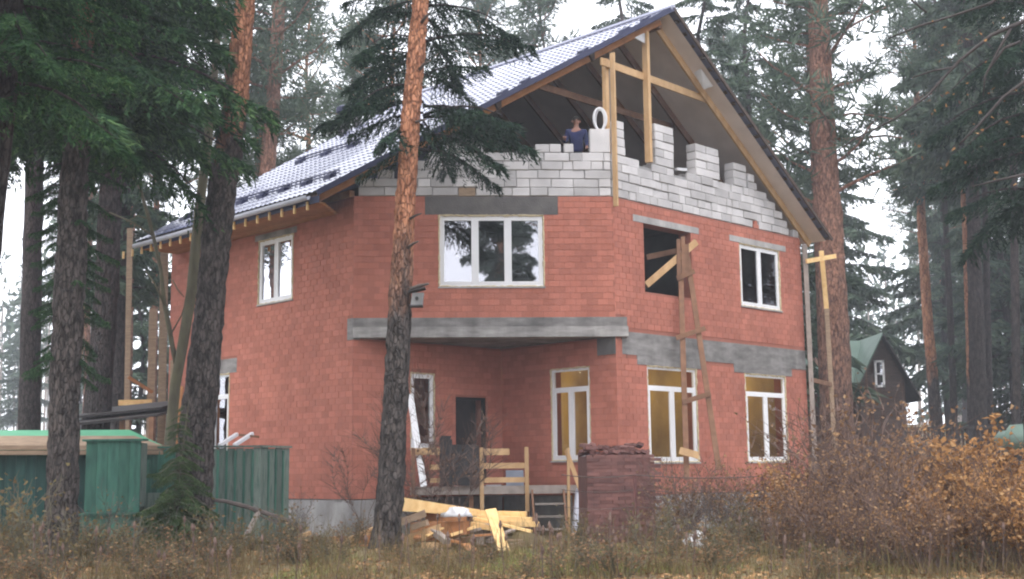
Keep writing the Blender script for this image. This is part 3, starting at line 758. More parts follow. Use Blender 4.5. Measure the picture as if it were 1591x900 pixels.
# snow guards along the eave and higher up
def guard(c, a0, a1):
    m = MB(); z = zl(c)+.14
    m.tube([H(c, a0, z), H(c, a1, z)], .018, 6); m.tube([H(c, a0, z+.07), H(c, a1, z+.07)], .018, 6)
    o = m.build('snow_guard', M_TRIM, roof)
    return o
guard(CE_L+.75, A_E+.15, A_E+7.2); guard(-2.6, A_E+2.6, A_E+5.5)
k = 0
for c, a0, n, st in ((CE_L+.75, A_E+.4, 8, .95), (-2.6, A_E+2.8, 3, 1.2)):
    for i in range(n):
        m = MB(); a = a0+i*st; m.box(H(c-.1, a, zl(c-.1)+.06), V3(CX*.2, KL*.2), V3(AX*.26, 0), (0, 0, .12)); m.build('snow_guard_bracket', M_TRIM, roof)
# dark fixings along the verge
for c in (-2.0, -1.5, -.2, .75, 1.25):
    m = MB(); m.box(H(c, verge_a(c)+.10, zl(c)+.05), V3(CX*.22, KL*.22), V3(AX*.2, 0), (0, 0, .09)); m.build('verge_clip', M_TRIM, roof)
# vent pipes
for c, a, r in ((-.55, 10.0, .15), (-.2, 9.75, .11)):
    b = H(c, a, zl(c)+.12)
    m = MB(); m.tube([b-(0, 0, .3), b+(0, 0, .62)], r, 12); vp = m.build('vent_pipe', M_VENT, roof, smooth=True)
    m = MB(); m.tube([b+(0, 0, .56), b+(0, 0, .60), b+(0, 0, .74), b+(0, 0, .82)], [r*1.1, r*1.5, r*1.45, r*.5], 12); m.build('vent_cap', M_TRIM, vp)

# gable timbers
def timber(name, p, q, w, h, mat, parent=None, up=(0, 0, 1)):
    m = MB(); m.beam(p, q, w, h, up=up); return m.build(name, mat, parent if parent is not None else house)
timber('gable_post', H(.02, -.085, Z_BT-.25), H(.02, -.085, 11.62), .13, .05, M_WOOD, up=V3(CX, 0))
timber('gable_post', H(.10, .22, 8.36), H(.10, .22, 11.55), .12, .12, M_WOOD, up=V3(CX, 0))
timber('gable_post', H(1.47, .02, 9.12), H(1.47, .02, 12.55), .17, .10, M_WOOD, up=V3(CX, 0))
timber('gable_post', H(1.05, .9, 8.0), H(1.05, .9, 12.2), .12, .12, M_GREYW, up=V3(CX, 0))
timber('tie_beam', H(-.2, .10, 11.40), H(4.15, .10, 11.32), .05, .19, M_WOOD)
timber('tie_beam', H(-1.2, 1.6, 11.0), H(4.6, 1.6, 10.95), .06, .18, M_BROWN)
timber('ridge_beam', H(RC, -.2, RZ-.28), H(RC, A_RF-.3, RZ-.28), .10, .22, M_BROWN)

m = MB(); m.tri(H(.95, -.05, 12.25), H(1.62, .0, 12.62), H(1.40, .0, 12.22)); m.build('white_patch', M_SACK, roof)  # plain white triangle added under the verge near the apex
m = MB(); m.tri(H(3.2, -.42, 11.86), H(3.75, -.40, 11.50), H(3.6, -.2, 11.42)); m.tri(H(3.2, -.42, 11.86), H(3.6, -.2, 11.42), H(3.2, -.2, 11.80)); m.build('white_patch', M_SACK, roof)  # torn edge of the soffit membrane

# ------------------------------------------------------------------ things on the house
coil = MB()
cc0 = V3(P1 + BX*5.98 - NB*.14, 9.71+.29)
for k, (rx, rz, tw) in enumerate(((.17, .285, 0), (.14, .27, .25), (.155, .28, -.22), (.11, .25, .4))):
    pts = []
    for i in range(25):
        t = 2*math.pi*i/24
        off = (rz-.285)
        pts.append(cc0 + V3(BX*rx*math.cos(t), 0)*math.cos(tw) + V3(NB*rx*math.cos(t)*math.sin(tw), 0) + np.array([0, 0, rz*math.sin(t)+off]))
    coil.tube(pts, .015, 6, cap=False)
tag(coil.build('hose_coil', M_WHITE, smooth=True, origin=cc0-(0, 0, .29)), 'coil of white pipe standing on the upright block beside the gable post', 'coil')
m = MB(); p = H(2.62, .05, zb+.03); m.beam(p, p + V3(CX*.42, .05), .09, .07); tag(m.build('scrap_batten', M_SACK, origin=p), 'short white offcut lying on the block wall sill between two block piers', 'offcut')

# ------------------------------------------------------------------ person in the attic
def skinned(name, verts, edges, radii, mat, parent, loc, sub=2):
    me = bpy.data.meshes.new(name); me.from_pydata([tuple(v) for v in verts], edges, [])
    o = bpy.data.objects.new(name, me); COL.objects.link(o)
    sk = o.modifiers.new('Skin', 'SKIN'); sk.use_smooth_shade = True
    for i, r in enumerate(radii): me.skin_vertices[0].data[i].radius = r if isinstance(r, tuple) else (r, r)
    me.skin_vertices[0].data[0].use_root = True
    ss = o.modifiers.new('Sub', 'SUBSURF'); ss.levels = sub; ss.render_levels = sub
    dg = bpy.context.evaluated_depsgraph_get(); dg.update()
    nm = bpy.data.meshes.new_from_object(o.evaluated_get(dg)); nm.materials.clear(); nm.materials.append(mat)
    nm.polygons.foreach_set('use_smooth', [True]*len(nm.polygons))
    bpy.data.objects.remove(o); bpy.data.meshes.remove(me)
    return link(name, nm, parent, loc)
pl = V3(P1 + BX*5.46 - NB*.75, 8.36)
person = thing('person', 'worker in a navy jacket standing behind the block wall in the open attic', 'person', pl)
f_ = np.array([NB[0], NB[1], 0]); r_ = np.array([-BX[0], -BX[1], 0])     # facing the camera
def pb(x, y, z): return r_*x + f_*y + np.array([0, 0, z])               # x to his right, y forwards
ht = 1.04
vs = [pb(0, 0, .98), pb(0, 0, 1.15), pb(0, .01, 1.36), pb(0, .0, 1.50), pb(0, .01, 1.57), pb(0, .03, 1.66), pb(0, .03, 1.76)]
ed = [(0, 1), (1, 2), (2, 3), (3, 4), (4, 5), (5, 6)]
rd = [(.16, .11), (.15, .10), (.17, .11), (.09, .07), (.055, .055), (.082, .095), (.065, .08)]
def chain(start, pts, rads):
    k = start
    for p, r in zip(pts, rads):
        vs.append(p); rd.append(r if isinstance(r, tuple) else (r, r)); ed.append((k, len(vs)-1)); k = len(vs)-1
    return k
hand_r = chain(2, [pb(.20, .0, 1.42), pb(.27, .03, 1.16), pb(.33, .26, 1.18), pb(.34, .34, 1.20)], [.065, .05, .038, .036])
hand_l = chain(2, [pb(-.20, .0, 1.42), pb(-.26, .02, 1.14), pb(-.24, .20, .98), pb(-.235, .27, .95)], [.065, .05, .038, .036])
for hnd, base, dirn in ((hand_r, pb(.34, .34, 1.20), 1), (hand_l, pb(-.235, .27, .95), -1)):
    for i, (dx, ln) in enumerate(((-.03, .07), (-.01, .085), (.012, .08), (.032, .06))):
        chain(hnd, [base + pb(dx, .045, -.004), base + pb(dx*1.2, .045+ln*.6, -.012), base + pb(dx*1.2, .045+ln, -.04)], [.011, .010, .008])
    chain(hnd, [base + pb(-.045*dirn, .015, .0), base + pb(-.06*dirn, .05, -.02)], [.012, .009])
for sx in (1, -1):
    chain(0, [pb(.09*sx, 0, .88), pb(.10*sx, .02, .49), pb(.10*sx, -.02, .09), pb(.11*sx, .12, .04)], [.095, .062, .05, .045])
skinned('body', [v*np.array([1, 1, ht]) for v in vs], ed, rd, M_SKIN, person, pl)
jv = [pb(0, 0, .86), pb(0, 0, 1.0), pb(0, 0, 1.18), pb(0, .01, 1.37), pb(0, .0, 1.46), pb(0, .005, 1.54)]; je = [(0, 1), (1, 2), (2, 3), (3, 4), (4, 5)]
jr = [(.20, .15), (.19, .14), (.185, .135), (.20, .14), (.095, .08), (.08, .07)]
vs, ed, rd = jv, je, jr
chain(3, [pb(.215, .0, 1.42), pb(.275, .03, 1.16), pb(.325, .24, 1.175)], [.09, .072, .06])
chain(3, [pb(-.215, .0, 1.42), pb(-.27, .02, 1.14), pb(-.245, .18, .995)], [.09, .072, .06])
skinned('jacket', [v*np.array([1, 1, ht]) for v in vs], ed, rd, M_NAVY, person, pl)
vs = [pb(0, 0, .97), pb(0, 0, .90)]; ed = [(0, 1)]; rd = [(.175, .125), (.165, .12)]
for sx in (1, -1): chain(1, [pb(.09*sx, 0, .80), pb(.10*sx, .02, .49), pb(.10*sx, -.01, .10)], [.11, .078, .07])
skinned('trousers', [v*np.array([1, 1, ht]) for v in vs], ed, rd, M_TROUSER, person, pl)
hm = MB()
for i in range(5):
    t = i/4; zz = 1.70 + .11*math.sin(t*math.pi/2); r = math.cos(t*math.pi/2*.96)
    hm.v += [tuple(pb(.105*r*math.cos(a), .008+.115*r*math.sin(a), zz*ht)) for a in np.linspace(0, 2*math.pi, 13)[:-1]]
for i in range(4):
    for k in range(12): hm.f.append((i*12+k, i*12+(k+1) % 12, (i+1)*12+(k+1) % 12, (i+1)*12+k)); hm.m.append(0)
hm.f.append(tuple(range(48, 60))); hm.m.append(0)
hm.build('hair', M_HAIR, person, smooth=True).location = (0, 0, 0)
fm = MB(); fm.tube([pb(0, .118, 1.70*ht), pb(0, .140, 1.655*ht), pb(0, .118, 1.64*ht)], [.008, .016, .009], 6); fm.build('nose', M_SKIN, person, smooth=True).location = (0, 0, 0)
for sx in (1, -1):
    em = MB(); em.tube([pb(.033*sx, .105, 1.685*ht), pb(.033*sx, .121, 1.685*ht)], [.014, .008], 8); em.build('eye', M_HAIR, person).location = (0, 0, 0)
    em = MB(); em.tube([pb(.085*sx, .02, 1.70*ht), pb(.10*sx, .01, 1.68*ht), pb(.088*sx, .02, 1.635*ht)], [.012, .02, .009], 6); em.build('ear', M_SKIN, person).location = (0, 0, 0)
mm = MB(); mm.tube([pb(-.028, .113, 1.61*ht), pb(0, .120, 1.608*ht), pb(.028, .113, 1.61*ht)], .006, 5); mm.build('mouth', M_ORANGE, person).location = (0, 0, 0)

# ------------------------------------------------------------------ porch
porch = thing('wooden_porch', 'raised plank porch with rough timber rails and short steps under the concrete slab', 'porch', Bf(1.3, .3, 0))
OUT = .28; DZ = 1.13
m = MB(); m.box(Bf(1.34, OUT, .95), V3(BX*3.92, 0), V3(-NB*.06, 0), (0, 0, .185)); m.build('edge_beam', M_GREYW, porch)
# deck boards run parallel to the front edge, cut back to the walls of the notch
for k in range(15):
    dep = OUT-.07 - k*.20
    s0, s1 = 1.36, 5.22
    # left end follows the notch wall (45 deg), right end the other wall
    a0 = max(s0, .45 + max(0, -dep-.05)*1.02 + .08); b0 = min(s1, WB - .1 - max(0, -dep)*.98 - .1) if dep < -.3 else s1
    if b0-a0 < .3: break
    m = MB(); m.box(Bf(a0, dep, DZ-.045), V3(BX*(b0-a0), 0), V3(-NB*.192, 0), (0, 0, .035)); m.build('deck_board', M_GREYW, porch)
for s in (1.5, 2.7, 4.0, 5.1):
    m = MB(); m.box(Bf(s, OUT-.1, -.2), V3(BX*.1, 0), V3(-NB*.1, 0), (0, 0, 1.14)); m.build('support_post', M_BROWN, porch)
for s in (1.42, 2.99, 4.03):
    m = MB(); z0 = .55 if s > 2 else .9; m.box(Bf(s-.045, OUT+.065, z0), V3(BX*.09, 0), V3(-NB*.06, 0), (0, 0, 2.02-z0)); m.build('rail_post', M_WOOD if s > 2 else M_BROWN, porch)
for s0, s1, z0, z1 in ((1.36, 2.05, 1.86, 2.02), (3.0, 3.64, 1.84, 1.99), (1.78, 2.06, 1.52, 1.64), (3.0, 4.03, 1.53, 1.66), (1.8, 2.3, 1.22, 1.33), (3.05, 4.03, 1.21, 1.33)):
    m = MB(); m.box(Bf(s0, OUT-.002, z0), V3(BX*(s1-s0), 0), V3(-NB*.03, 0), (0, 0, z1-z0)); m.build('rail', M_WOOD, porch)
for z in (.70, .42, .14):
    m = MB(); q = 1.0-z; m.box(Bf(4.18, OUT+.25+q*.45, z), V3(BX*.68, 0), V3(-NB*.24, 0), (0, 0, .04)); m.build('step', M_GREYW, porch)
for s in (4.14, 4.87):
    m = MB(); m.beam(Bf(s, OUT+.08, 1.0), Bf(s, OUT+.78, -.02), .045, .16); m.build('stringer', M_BROWN, porch)
m = MB(); m.beam(Bf(4.93, OUT+.5, -.1), Bf(4.96, OUT+.42, 1.98), .13, .06, up=V3(BX, 0)); m.build('newel_post', M_WOOD, porch)
m = MB(); m.beam(Bf(4.92, OUT+.35, 1.93), Bf(5.24, OUT+.30, 1.02), .03, .10); m.build('brace', M_WOOD, porch)

m = MB(); p = Bf(2.03, OUT+.10, DZ+.04); m.box(p, V3(BX*.90+NB*.0, -.03), V3(-NB*.025, 0), V3(-NB*.06, .93)); tag(m.build('black_board', M_BLACK, origin=p), 'square black board propped against the porch railing', 'board')
m = MB(); p = Bf(2.02, -.25, DZ); m.box(p, V3(BX*.3, 0), V3(-NB*.25, 0), (0, 0, 1.1)); m.box(p+(0, 0, 1.1)+V3(BX*.02-NB*.02, 0), V3(BX*.24, 0), V3(-NB*.2, 0), V3(BX*.02, .08)); tag(m.build('black_bag', M_BLACK, origin=p), 'tall black sack standing on the porch behind the black board', 'sack')
m = MB(); p = Bf(3.58, -.25, DZ); m.box(p, V3(BX*.42, 0), V3(-NB*.04, 0), V3(-NB*.1, .36)); tag(m.build('grey_blue_panel', M_BLUEG, origin=p), 'small blue grey panel leaning behind the lower porch rails', 'panel')
m = MB(); m.beam(Bf(1.66, OUT+.15, 1.14), Bf(1.33, -.35, 3.3), .15, .05, up=V3(NB, 0)); tag(m.build('white_plank', M_WHITE, origin=Bf(1.66, OUT+.15, 1.14)), 'long white plank leaning upright against the porch window behind the pine', 'plank')
m = MB(); m.tube([Bf(5.22, OUT+.12, 1.02), Bf(5.2, OUT+.2, .9), Bf(5.08, OUT+.32, .1), Bf(5.04, OUT+.4, -.02)], [.075, .08, .08, .07], 10); tag(m.build('downpipe', M_GUTTER, smooth=True, origin=Bf(5.04, OUT+.4, 0)), 'pale grey pipe leaning against the right end of the porch edge', 'pipe')
m = MB()
p = Bf(3.1, OUT-.25, DZ); m.box(p, V3(BX*.35, 0), V3(-NB*.18, 0), (0, 0, .03)); tag(m.build('cement_paper', M_SACK, origin=p), 'flat white paper lying on the porch planks by the middle post', 'paper')

# ------------------------------------------------------------------ timber pile
def plank(name, label, cat, p, q, w, h, mat, up=(0, 0, 1), taper=1.0, group=None):
    m = MB(); m.beam(p, q, w, h, up=up, taper=taper); c = np.array(p, float)
    return tag(m.build(name, mat, origin=c), label, cat, group)
PG = 'timber heaped in front of the porch'
plank('round_log', 'thick pale yellow beam on top of the timber heap, butt end beside the pine trunk', 'beam', at(617, 783, 25.0), at(742, 797, 25.9), .30, .27, M_YEL, taper=.5, group=PG)
for k, (a, b, c, d, e, g, lab) in enumerate((
    (738, 797, 818, 799, 25.9, 25.7, 'upper pale board of the bright stack at the right of the timber heap'),
    (742, 804, 826, 808, 25.7, 25.5, 'middle pale board of the bright stack at the right of the timber heap'),
    (736, 812, 838, 815, 25.6, 25.5, 'longest pale board, its tip reaching furthest right of the timber heap'))):
    plank('pine_board', lab, 'board', at(a, b, e), at(c, d, g), .17, .10, M_YEL, group=PG)
plank('pine_board', 'thin bright lath slanting down across the right of the timber heap', 'lath', at(736, 805, 25.3), at(826, 826, 24.9), .09, .05, M_YEL, group=PG)
plank('pine_board', 'bright board lying below the slanting lath in the timber heap', 'board', at(732, 815, 25.2), at(772, 822, 25.1), .14, .10, M_YEL, group=PG)
plank('upright_board', 'bright yellow plank stood on end against the right of the timber heap', 'plank', at(786, 864, 24.2), at(762, 792, 25.0), .22, .05, M_YEL, up=(0.2, -1, .3), group=PG)
plank('orange_beam', 'square orange brown beam lying level in the middle of the timber heap', 'beam', at(640, 822, 25.2), at(727, 820, 24.9), .22, .26, M_ORANGE, group=PG)
plank('orange_beam', 'orange beam lying under the yellow log in the timber heap', 'beam', at(662, 806, 25.6), at(724, 802, 25.5), .2, .22, M_ORANGE, group=PG)
plank('pink_board', 'pinkish sawn board sloping up beside the pine trunk in the timber heap', 'board', at(612, 815, 25.0), at(660, 797, 25.2), .16, .14, M_TAN, group=PG)
plank('split_beam', 'split beam with a pale cut end low at the front of the timber heap', 'beam', at(628, 842, 24.8), at(685, 822, 24.7), .2, .2, M_WOOD, group=PG)
plank('grey_board', 'grey weathered board end pointing down in front of the timber heap', 'board', at(672, 824, 24.7), at(695, 842, 24.3), .14, .1, M_GREYW, group=PG)
plank('red_board', 'reddish board lying on the grass at the foot of the timber heap', 'board', at(724, 846, 24.6), at(748, 872, 23.6), .2, .05, M_ORANGE, group=PG)
plank('ground_board', 'long pale lath lying flat on the ground before the timber heap', 'lath', at(618, 853, 24.4), at(690, 855, 24.3), .1, .05, M_TAN, group=PG)
plank('leaning_pole', 'long squared yellow pole leaning low across the left side of the pine trunk', 'pole', at(492, 860, 24.3), at(600, 815, 25.4), .10, .10, M_WOOD, group=PG)
plank('orange_beam', 'orange beam lying on the ground left of the pine trunk', 'beam', at(515, 842, 26.3), at(590, 840, 26.2), .22, .22, M_ORANGE, group=PG)
plank('orange_beam', 'short orange timber under the leaning pole left of the pine', 'beam', at(540, 856, 25.0), at(590, 853, 25.0), .25, .2, M_ORANGE, group=PG)
plank('broken_board', 'short broken board lying by the grey plinth at the fence end', 'board', at(462, 836, 26.0), at(482, 828, 26.2), .12, .08, M_WOOD, group=PG)
labs = ['short offcut wedged beneath the orange beam next to the pine trunk', 'stubby offcut at the centre of the heap showing its pale end', 'dark offcut in the shadow under the heap', 'tilted offcut beneath the white sheet', 'flat offcut at the front foot of the heap', 'grey prop under the bright boards', 'second grey prop under the bright boards', 'small offcut on the ground right of the heap']
offs = [((650, 835, 24.9), (672, 830, 24.6)), ((640, 820, 24.7), (664, 812, 24.6)), ((690, 845, 25.4), (730, 838, 25.6)), ((700, 832, 25.0), (722, 826, 24.9)), ((655, 848, 24.5), (700, 846, 24.6)), ((746, 848, 25.2), (744, 816, 25.3)), ((762, 846, 25.5), (757, 816, 25.3)), ((790, 850, 25.0), (815, 846, 25.1))]
for lab, (a, b), mt in zip(labs, offs, (M_WOOD, M_TAN, M_BROWN, M_ORANGE, M_WOOD, M_GREYW, M_GREYW, M_TAN)):
    plank('offcut', lab, 'offcut', at(*a), at(*b), .14, .11, mt, group=PG)
rgP = random.Random(8)
spots = ['beside the pine trunk', 'under the yellow log', 'on the front slope of the heap', 'below the split beam', 'behind the grey board end', 'against the orange beam', 'under the white sheet', 'by the upright plank', 'near the red board', 'at the rear of the heap', 'under the bright boards', 'on the ground before the pine', 'at the right foot of the heap', 'beyond the leaning pole']
pxs = [622, 648, 662, 640, 690, 716, 704, 760, 735, 700, 780, 610, 812, 560]
for sp_, px in zip(spots, pxs):
    y = rgP.uniform(828, 850); d = rgP.uniform(24.5, 25.2); p = at(px, y, d); p[2] = max(p[2], .06); a_ = rgP.uniform(0, 3.1); L = rgP.uniform(.3, .7)
    q = p + np.array([math.cos(a_)*L, math.sin(a_)*L*.6, rgP.uniform(-.02, .16)])
    plank('scrap_board', 'small scrap of sawn board ' + sp_, 'scrap wood', p, q, rgP.uniform(.07, .15), rgP.uniform(.025, .06), rgP.choice((M_WOOD, M_TAN, M_YEL, M_ORANGE, M_GREYW)), group=PG)
# white crumpled sheet on the pile
def blob(name, label, cat, c, rx, ry, rz, mat, seed, n=12, flat=.3, rough=.15):
    rg = random.Random(seed); m = MB(); rows_ = 7
    for j in range(rows_+1):
        th = math.pi*j/rows_
        for k in range(n):
            ph = 2*math.pi*k/n; r = 1+rg.uniform(-rough, rough)
            z = math.cos(th)*rz*r; m.v.append((rx*math.sin(th)*math.cos(ph)*r, ry*math.sin(th)*math.sin(ph)*r, max(z, -rz*flat)))
    for j in range(rows_):
        for k in range(n): m.f.append((j*n+k, (j+1)*n+k, (j+1)*n+(k+1) % n, j*n+(k+1) % n)); m.m.append(0)
    o = m.build(name, mat, smooth=True); o.location = tuple(c); return tag(o, label, cat)
blob('white_sheet', 'crumpled white plastic sheet on top of the timber heap', 'plastic sheet', at(709, 800, 24.85), .27, .22, .13, M_SACK, 5, n=18, rough=.3)
blob('white_sack', 'white sack lying in the weeds between the brick stack and the shrubs', 'sack', at(1084, 845, 23.5), .26, .2, .22, M_SACK, 8)
blob('white_sack', 'large upright white sack slumped behind the rusty fence post', 'sack', at(1212, 812, 26.5), .36, .3, .62, M_SACK, 9, flat=.8)
blob('white_sack', 'white sack slumped right of the larger upright one behind the shrubs', 'sack', at(1243, 815, 26.3), .28, .28, .55, M_SACK, 10, flat=.8)
tag(blob('dirt_mound', 'x', 'mound', at(800, 852, 25.6), .7, .5, .35, M_GROUND, 3), 'low mound of dug earth under the bright boards', 'mound')

# ------------------------------------------------------------------ stack of dark bricks
bc = at(955, 842, 26.3); bc[2] = 0
stack = thing('brick_stack', 'tall square stack of dark red bricks with loose ones on top, before the gable wall', 'brick stack', bc)
ang = math.radians(8); bu = np.array([math.cos(ang), math.sin(ang), 0]); bv = np.array([-math.sin(ang), math.cos(ang), 0])
m = MB(); m.box(-bu*.66 - bv*.485, bu*1.345, bv*.93, (0, 0, 1.76)); m.build('brick_core', M_DBRICK, stack).location = (0, 0, 0)
def stack_brick(c, yaw, l=.25, w=.12, h=.066, tilt=0):
    k = (l, w, h)
    if k not in stack_cache:
        q = MB(); q.box((-l/2, -w/2, 0), (l, 0, 0), (0, w, 0), (0, 0, h)); me = bpy.data.meshes.new('brick'); me.from_pydata(q.v, [], q.f); me.materials.append(M_DBRICK); stack_cache[k] = me
    b = bpy.data.objects.new('brick', stack_cache[k]); COL.objects.link(b); b.parent = stack
    b.location = tuple(c); b.rotation_euler = (tilt, tilt*.6, yaw)
stack_cache = {}
for r in range(25):
    z = r*.0715; off = 0 if r % 2 else .13
    for k in range(6 if r % 2 else 5):
        x = -.66+.13 + off + k*.262 + random.uniform(-.008, .008)
        stack_brick(bu*x - bv*(.44+random.uniform(-.012, .016)) + np.array([0, 0, z]), ang + random.uniform(-.03, .03))
    if r % 2 == 0:
        for x in (-.60, .60): stack_brick(bu*x - bv*.44 + np.array([0, 0, z]), ang, .12)
    for k in range(3):
        y = -.28 + k*.262 + (0 if r % 2 else .1)
        stack_brick(bu*(.64+random.uniform(-.012, .012)) + bv*y + np.array([0, 0, z]), ang+math.pi/2 + random.uniform(-.03, .03))
for k in range(46):
    stack_brick(bu*random.uniform(-.62, .62) + bv*random.uniform(-.42, .3) + np.array([0, 0, 1.79 + random.choice((0, 0, .06, .11, .16))]), random.uniform(0, 3.1), tilt=random.uniform(-.4, .4))

# ------------------------------------------------------------------ ladder and loose timbers at the gable wall
lad = thing('timber_ladder', 'tall home made timber ladder leaning below the unglazed gable opening', 'ladder', at(1066, 742, 30.2))
lp = [at(1057, 405, 31.15), at(1067, 745, 29.9)]; rp_ = [at(1068, 400, 31.15), at(1117, 730, 30.0)]
for p, q in (lp, rp_):
    m = MB(); m.beam(p, q, .13, .06, up=(0, -1, .1)); m.build('rail', M_BROWN, lad)
def lerp(p, q, t): return p + (q-p)*t
for t, ext, mat in ((.08, .12, M_BROWN), (.36, .18, M_BROWN), (.66, .06, M_BROWN)):
    a, b = lerp(*lp, t), lerp(*rp_, t); u = (b-a)/np.linalg.norm(b-a); m = MB(); m.beam(a-u*ext-(0, .06, 0), b+u*ext-(0, .06, 0), .05, .12); m.build('rung', mat, lad)
for dx, y0, y1 in ((-4, 372, 436), (3, 368, 432), (9, 380, 430)):
    m = MB(); m.beam(at(1058+dx, y0, 31.1), at(1059+dx, y1, 31.0), .10, .05, up=(0, -1, 0)); m.build('cleat', M_BROWN, lad)
plank('window_prop', 'pale timber prop slanting across the unglazed gable opening', 'prop', at(1004, 443, 30.75), at(1082, 376, 31.35), .05, .17, M_WOOD)
plank('window_brace', 'dark board crossing inside the unglazed gable opening', 'board', at(1004, 400, 31.2), at(1060, 388, 31.9), .05, .14, M_BROWN)
plank('short_plank', 'short pale plank nailed across the ladder foot before the lower gable window', 'plank', at(1056, 700, 29.85), at(1086, 708, 29.8), .05, .17, M_WOOD)

# scaffold at the right corner
scf = thing('scaffold', 'pale timber scaffold poles with a cross rail beside the right house corner', 'scaffold', at(1297, 700, 36.0))
for pts, mat in (((at(1250, 380, 35.2), at(1267, 735, 35.0)), M_GREYW), ((at(1276, 390, 36.2), at(1284, 480, 36.2)), M_YEL), ((at(1284, 480, 36.2), at(1299, 735, 36.0)), M_TAN)):
    m = MB(); m.beam(*pts, .13, .07, up=(0, -1, 0)); m.build('pole', mat, scf)
m = MB(); m.beam(at(1253, 406, 35.1), at(1298, 398, 36.2), .05, .13); m.build('cross_rail', M_YEL, scf)
m = MB(); m.beam(at(1260, 590, 35.05), at(1292, 598, 36.1), .05, .12); m.build('cross_rail', M_BROWN, scf)
# scaffold at the left rear corner
sc2 = thing('timber_scaffold', 'weathered timber scaffold posts and rails behind the left house wall', 'scaffold', at(200, 700, 36))
for (x0, y0, x1, y1, d, w, mat) in ((256, 362, 250, 730, 35.3, .22, M_TAN), (268, 560, 262, 730, 34.2, .10, M_TAN), (281, 600, 270, 730, 33.5, .14, M_ORANGE), (202, 355, 196, 720, 37.5, .16, M_TAN), (130, 470, 126, 560, 37.5, .08, M_TAN), (238, 480, 232, 720, 37.8, .22, M_TAN)):
    m = MB(); m.beam(at(x0, y0, d), at(x1, y1, d), w, .08, up=(0, -1, 0)); m.build('post', mat, sc2)
m = MB(); m.beam(at(184, 626, 37.4), at(236, 625, 37.6), .06, .16); m.build('rail', M_YEL, sc2)
m = MB(); m.beam(at(199, 586, 37.3), at(237, 610, 37.6), .06, .10); m.build('brace', M_ORANGE, sc2)

# ------------------------------------------------------------------ green fence, shed
FG = 'weathered green fence'
def board_fence(name, label, p, q, z0, z1, n, mat, seed, lean=0):
    rg = random.Random(seed); p, q = np.array(p[:2]), np.array(q[:2]); L = np.linalg.norm(q-p); d = (q-p)/L; nn = np.array([d[1], -d[0]])
    if nn[1] > 0: nn = -nn
    t = thing(name, label, 'fence', V3(p, 0))
    w = L/n
    for i in range(n):
        m = MB(); h = z1 + rg.uniform(.005, .028); m.box(V3(p + d*(i*w+.004) + nn*rg.uniform(-.006, .006), z0), V3(d*(w-.008), 0), V3(-nn*.022, 0), (0, 0, h-z0)); m.build('board', mat, t)
        if i: m = MB(); m.box(V3(p + d*(i*w-.025) + nn*.024, z0+.05), V3(d*.05, 0), V3(-nn*.018, 0), (0, 0, h-z0-.1)); m.build('batten', M_GREEN, t)
    m = MB(); m.box(V3(p - d*.02 + nn*.05, z1+.03), V3(d*(L+.04), 0), V3(-nn*.12, 0), (0, 0, .04)); m.build('cap_rail', mat, t)
    for z in (z0+.35, z1-.25): m = MB(); m.box(V3(p - nn*.03, z), V3(d*L, 0), V3(-nn*.05, 0), (0, 0, .09)); m.build('rail', mat, t)
    return t
board_fence('green_fence', 'weathered green plank fence between the big double trunk and the house', at(322, 840, 26.0), at(404, 838, 26.2), 0, 2.0, 6, M_GREEND, 1)
board_fence('green_fence', 'short angled end of the green plank fence nearest the house plinth', at(403, 838, 26.2), at(448, 838, 27.3), 0, 2.0, 4, M_GREEND, 2)
board_fence('green_fence', 'low green plank fence behind the young spruce, left of the big trunk', at(218, 838, 26.2), at(321, 838, 26.0), 0, 2.0, 8, M_GREEN, 3)
# storage shed
sh = thing('green_shed', 'low green painted board shed with a flat green edged roof at far left', 'shed', at(100, 845, 26.5))
p0, p1 = at(-60, 845, 25.6)[:2], at(222, 845, 26.4)[:2]; d = (p1-p0)/np.linalg.norm(p1-p0); nn = np.array([d[1], -d[0]]); L = np.linalg.norm(p1-p0)
if nn[1] > 0: nn = -nn
k = 0; s = 0
rg = random.Random(11)
while s < L:
    m = MB(); m.box(V3(p0 + d*s + nn*rg.uniform(-.005, .01), -.05), V3(d*.188, 0), V3(-nn*.025, 0), (0, 0, 2.02)); m.build('board', M_TEAL, sh); s += .195
m = MB(); m.box(V3(p0 - nn*.1, -.05), V3(d*L, 0), V3(-nn*2.2, 0), (0, 0, 2.0)); m.build('body', M_GREEND, sh)
r0 = p0 - d*.4 + nn*.35; RL = L + .9
m = MB()
m.v = [tuple(V3(r0, 2.06)), tuple(V3(r0 + d*RL, 2.02)), tuple(V3(r0 + d*(RL-.9) - nn*1.2, 2.46)), tuple(V3(r0 - nn*1.2, 2.46)), tuple(V3(r0 + d*RL - nn*2.6, 2.02)), tuple(V3(r0 - nn*2.6, 2.06))]
m.f = [(0, 1, 2, 3), (1, 4, 2), (3, 2, 4, 5)]; m.m = [0]*3; m.build('roof', M_GREENR, sh)
for kk, zf in ((0, 1.93), (1, 2.03)):
    m = MB(); m.box(V3(r0 + nn*.012*kk, zf), V3(d*RL, -.03), V3(-nn*.03, 0), (0, 0, .09)); m.build('fascia', M_TAN, sh)
# tilted boards of the roof edge (bare wood strip)
m = MB(); m.quad(V3(r0+nn*.01, 2.12), V3(r0 + d*(RL-.1)+nn*.01, 2.07), V3(r0 + d*(RL-.75) - nn*.55, 2.31), V3(r0 - nn*.55, 2.33)); m.build('roof_boards', M_TAN, sh)
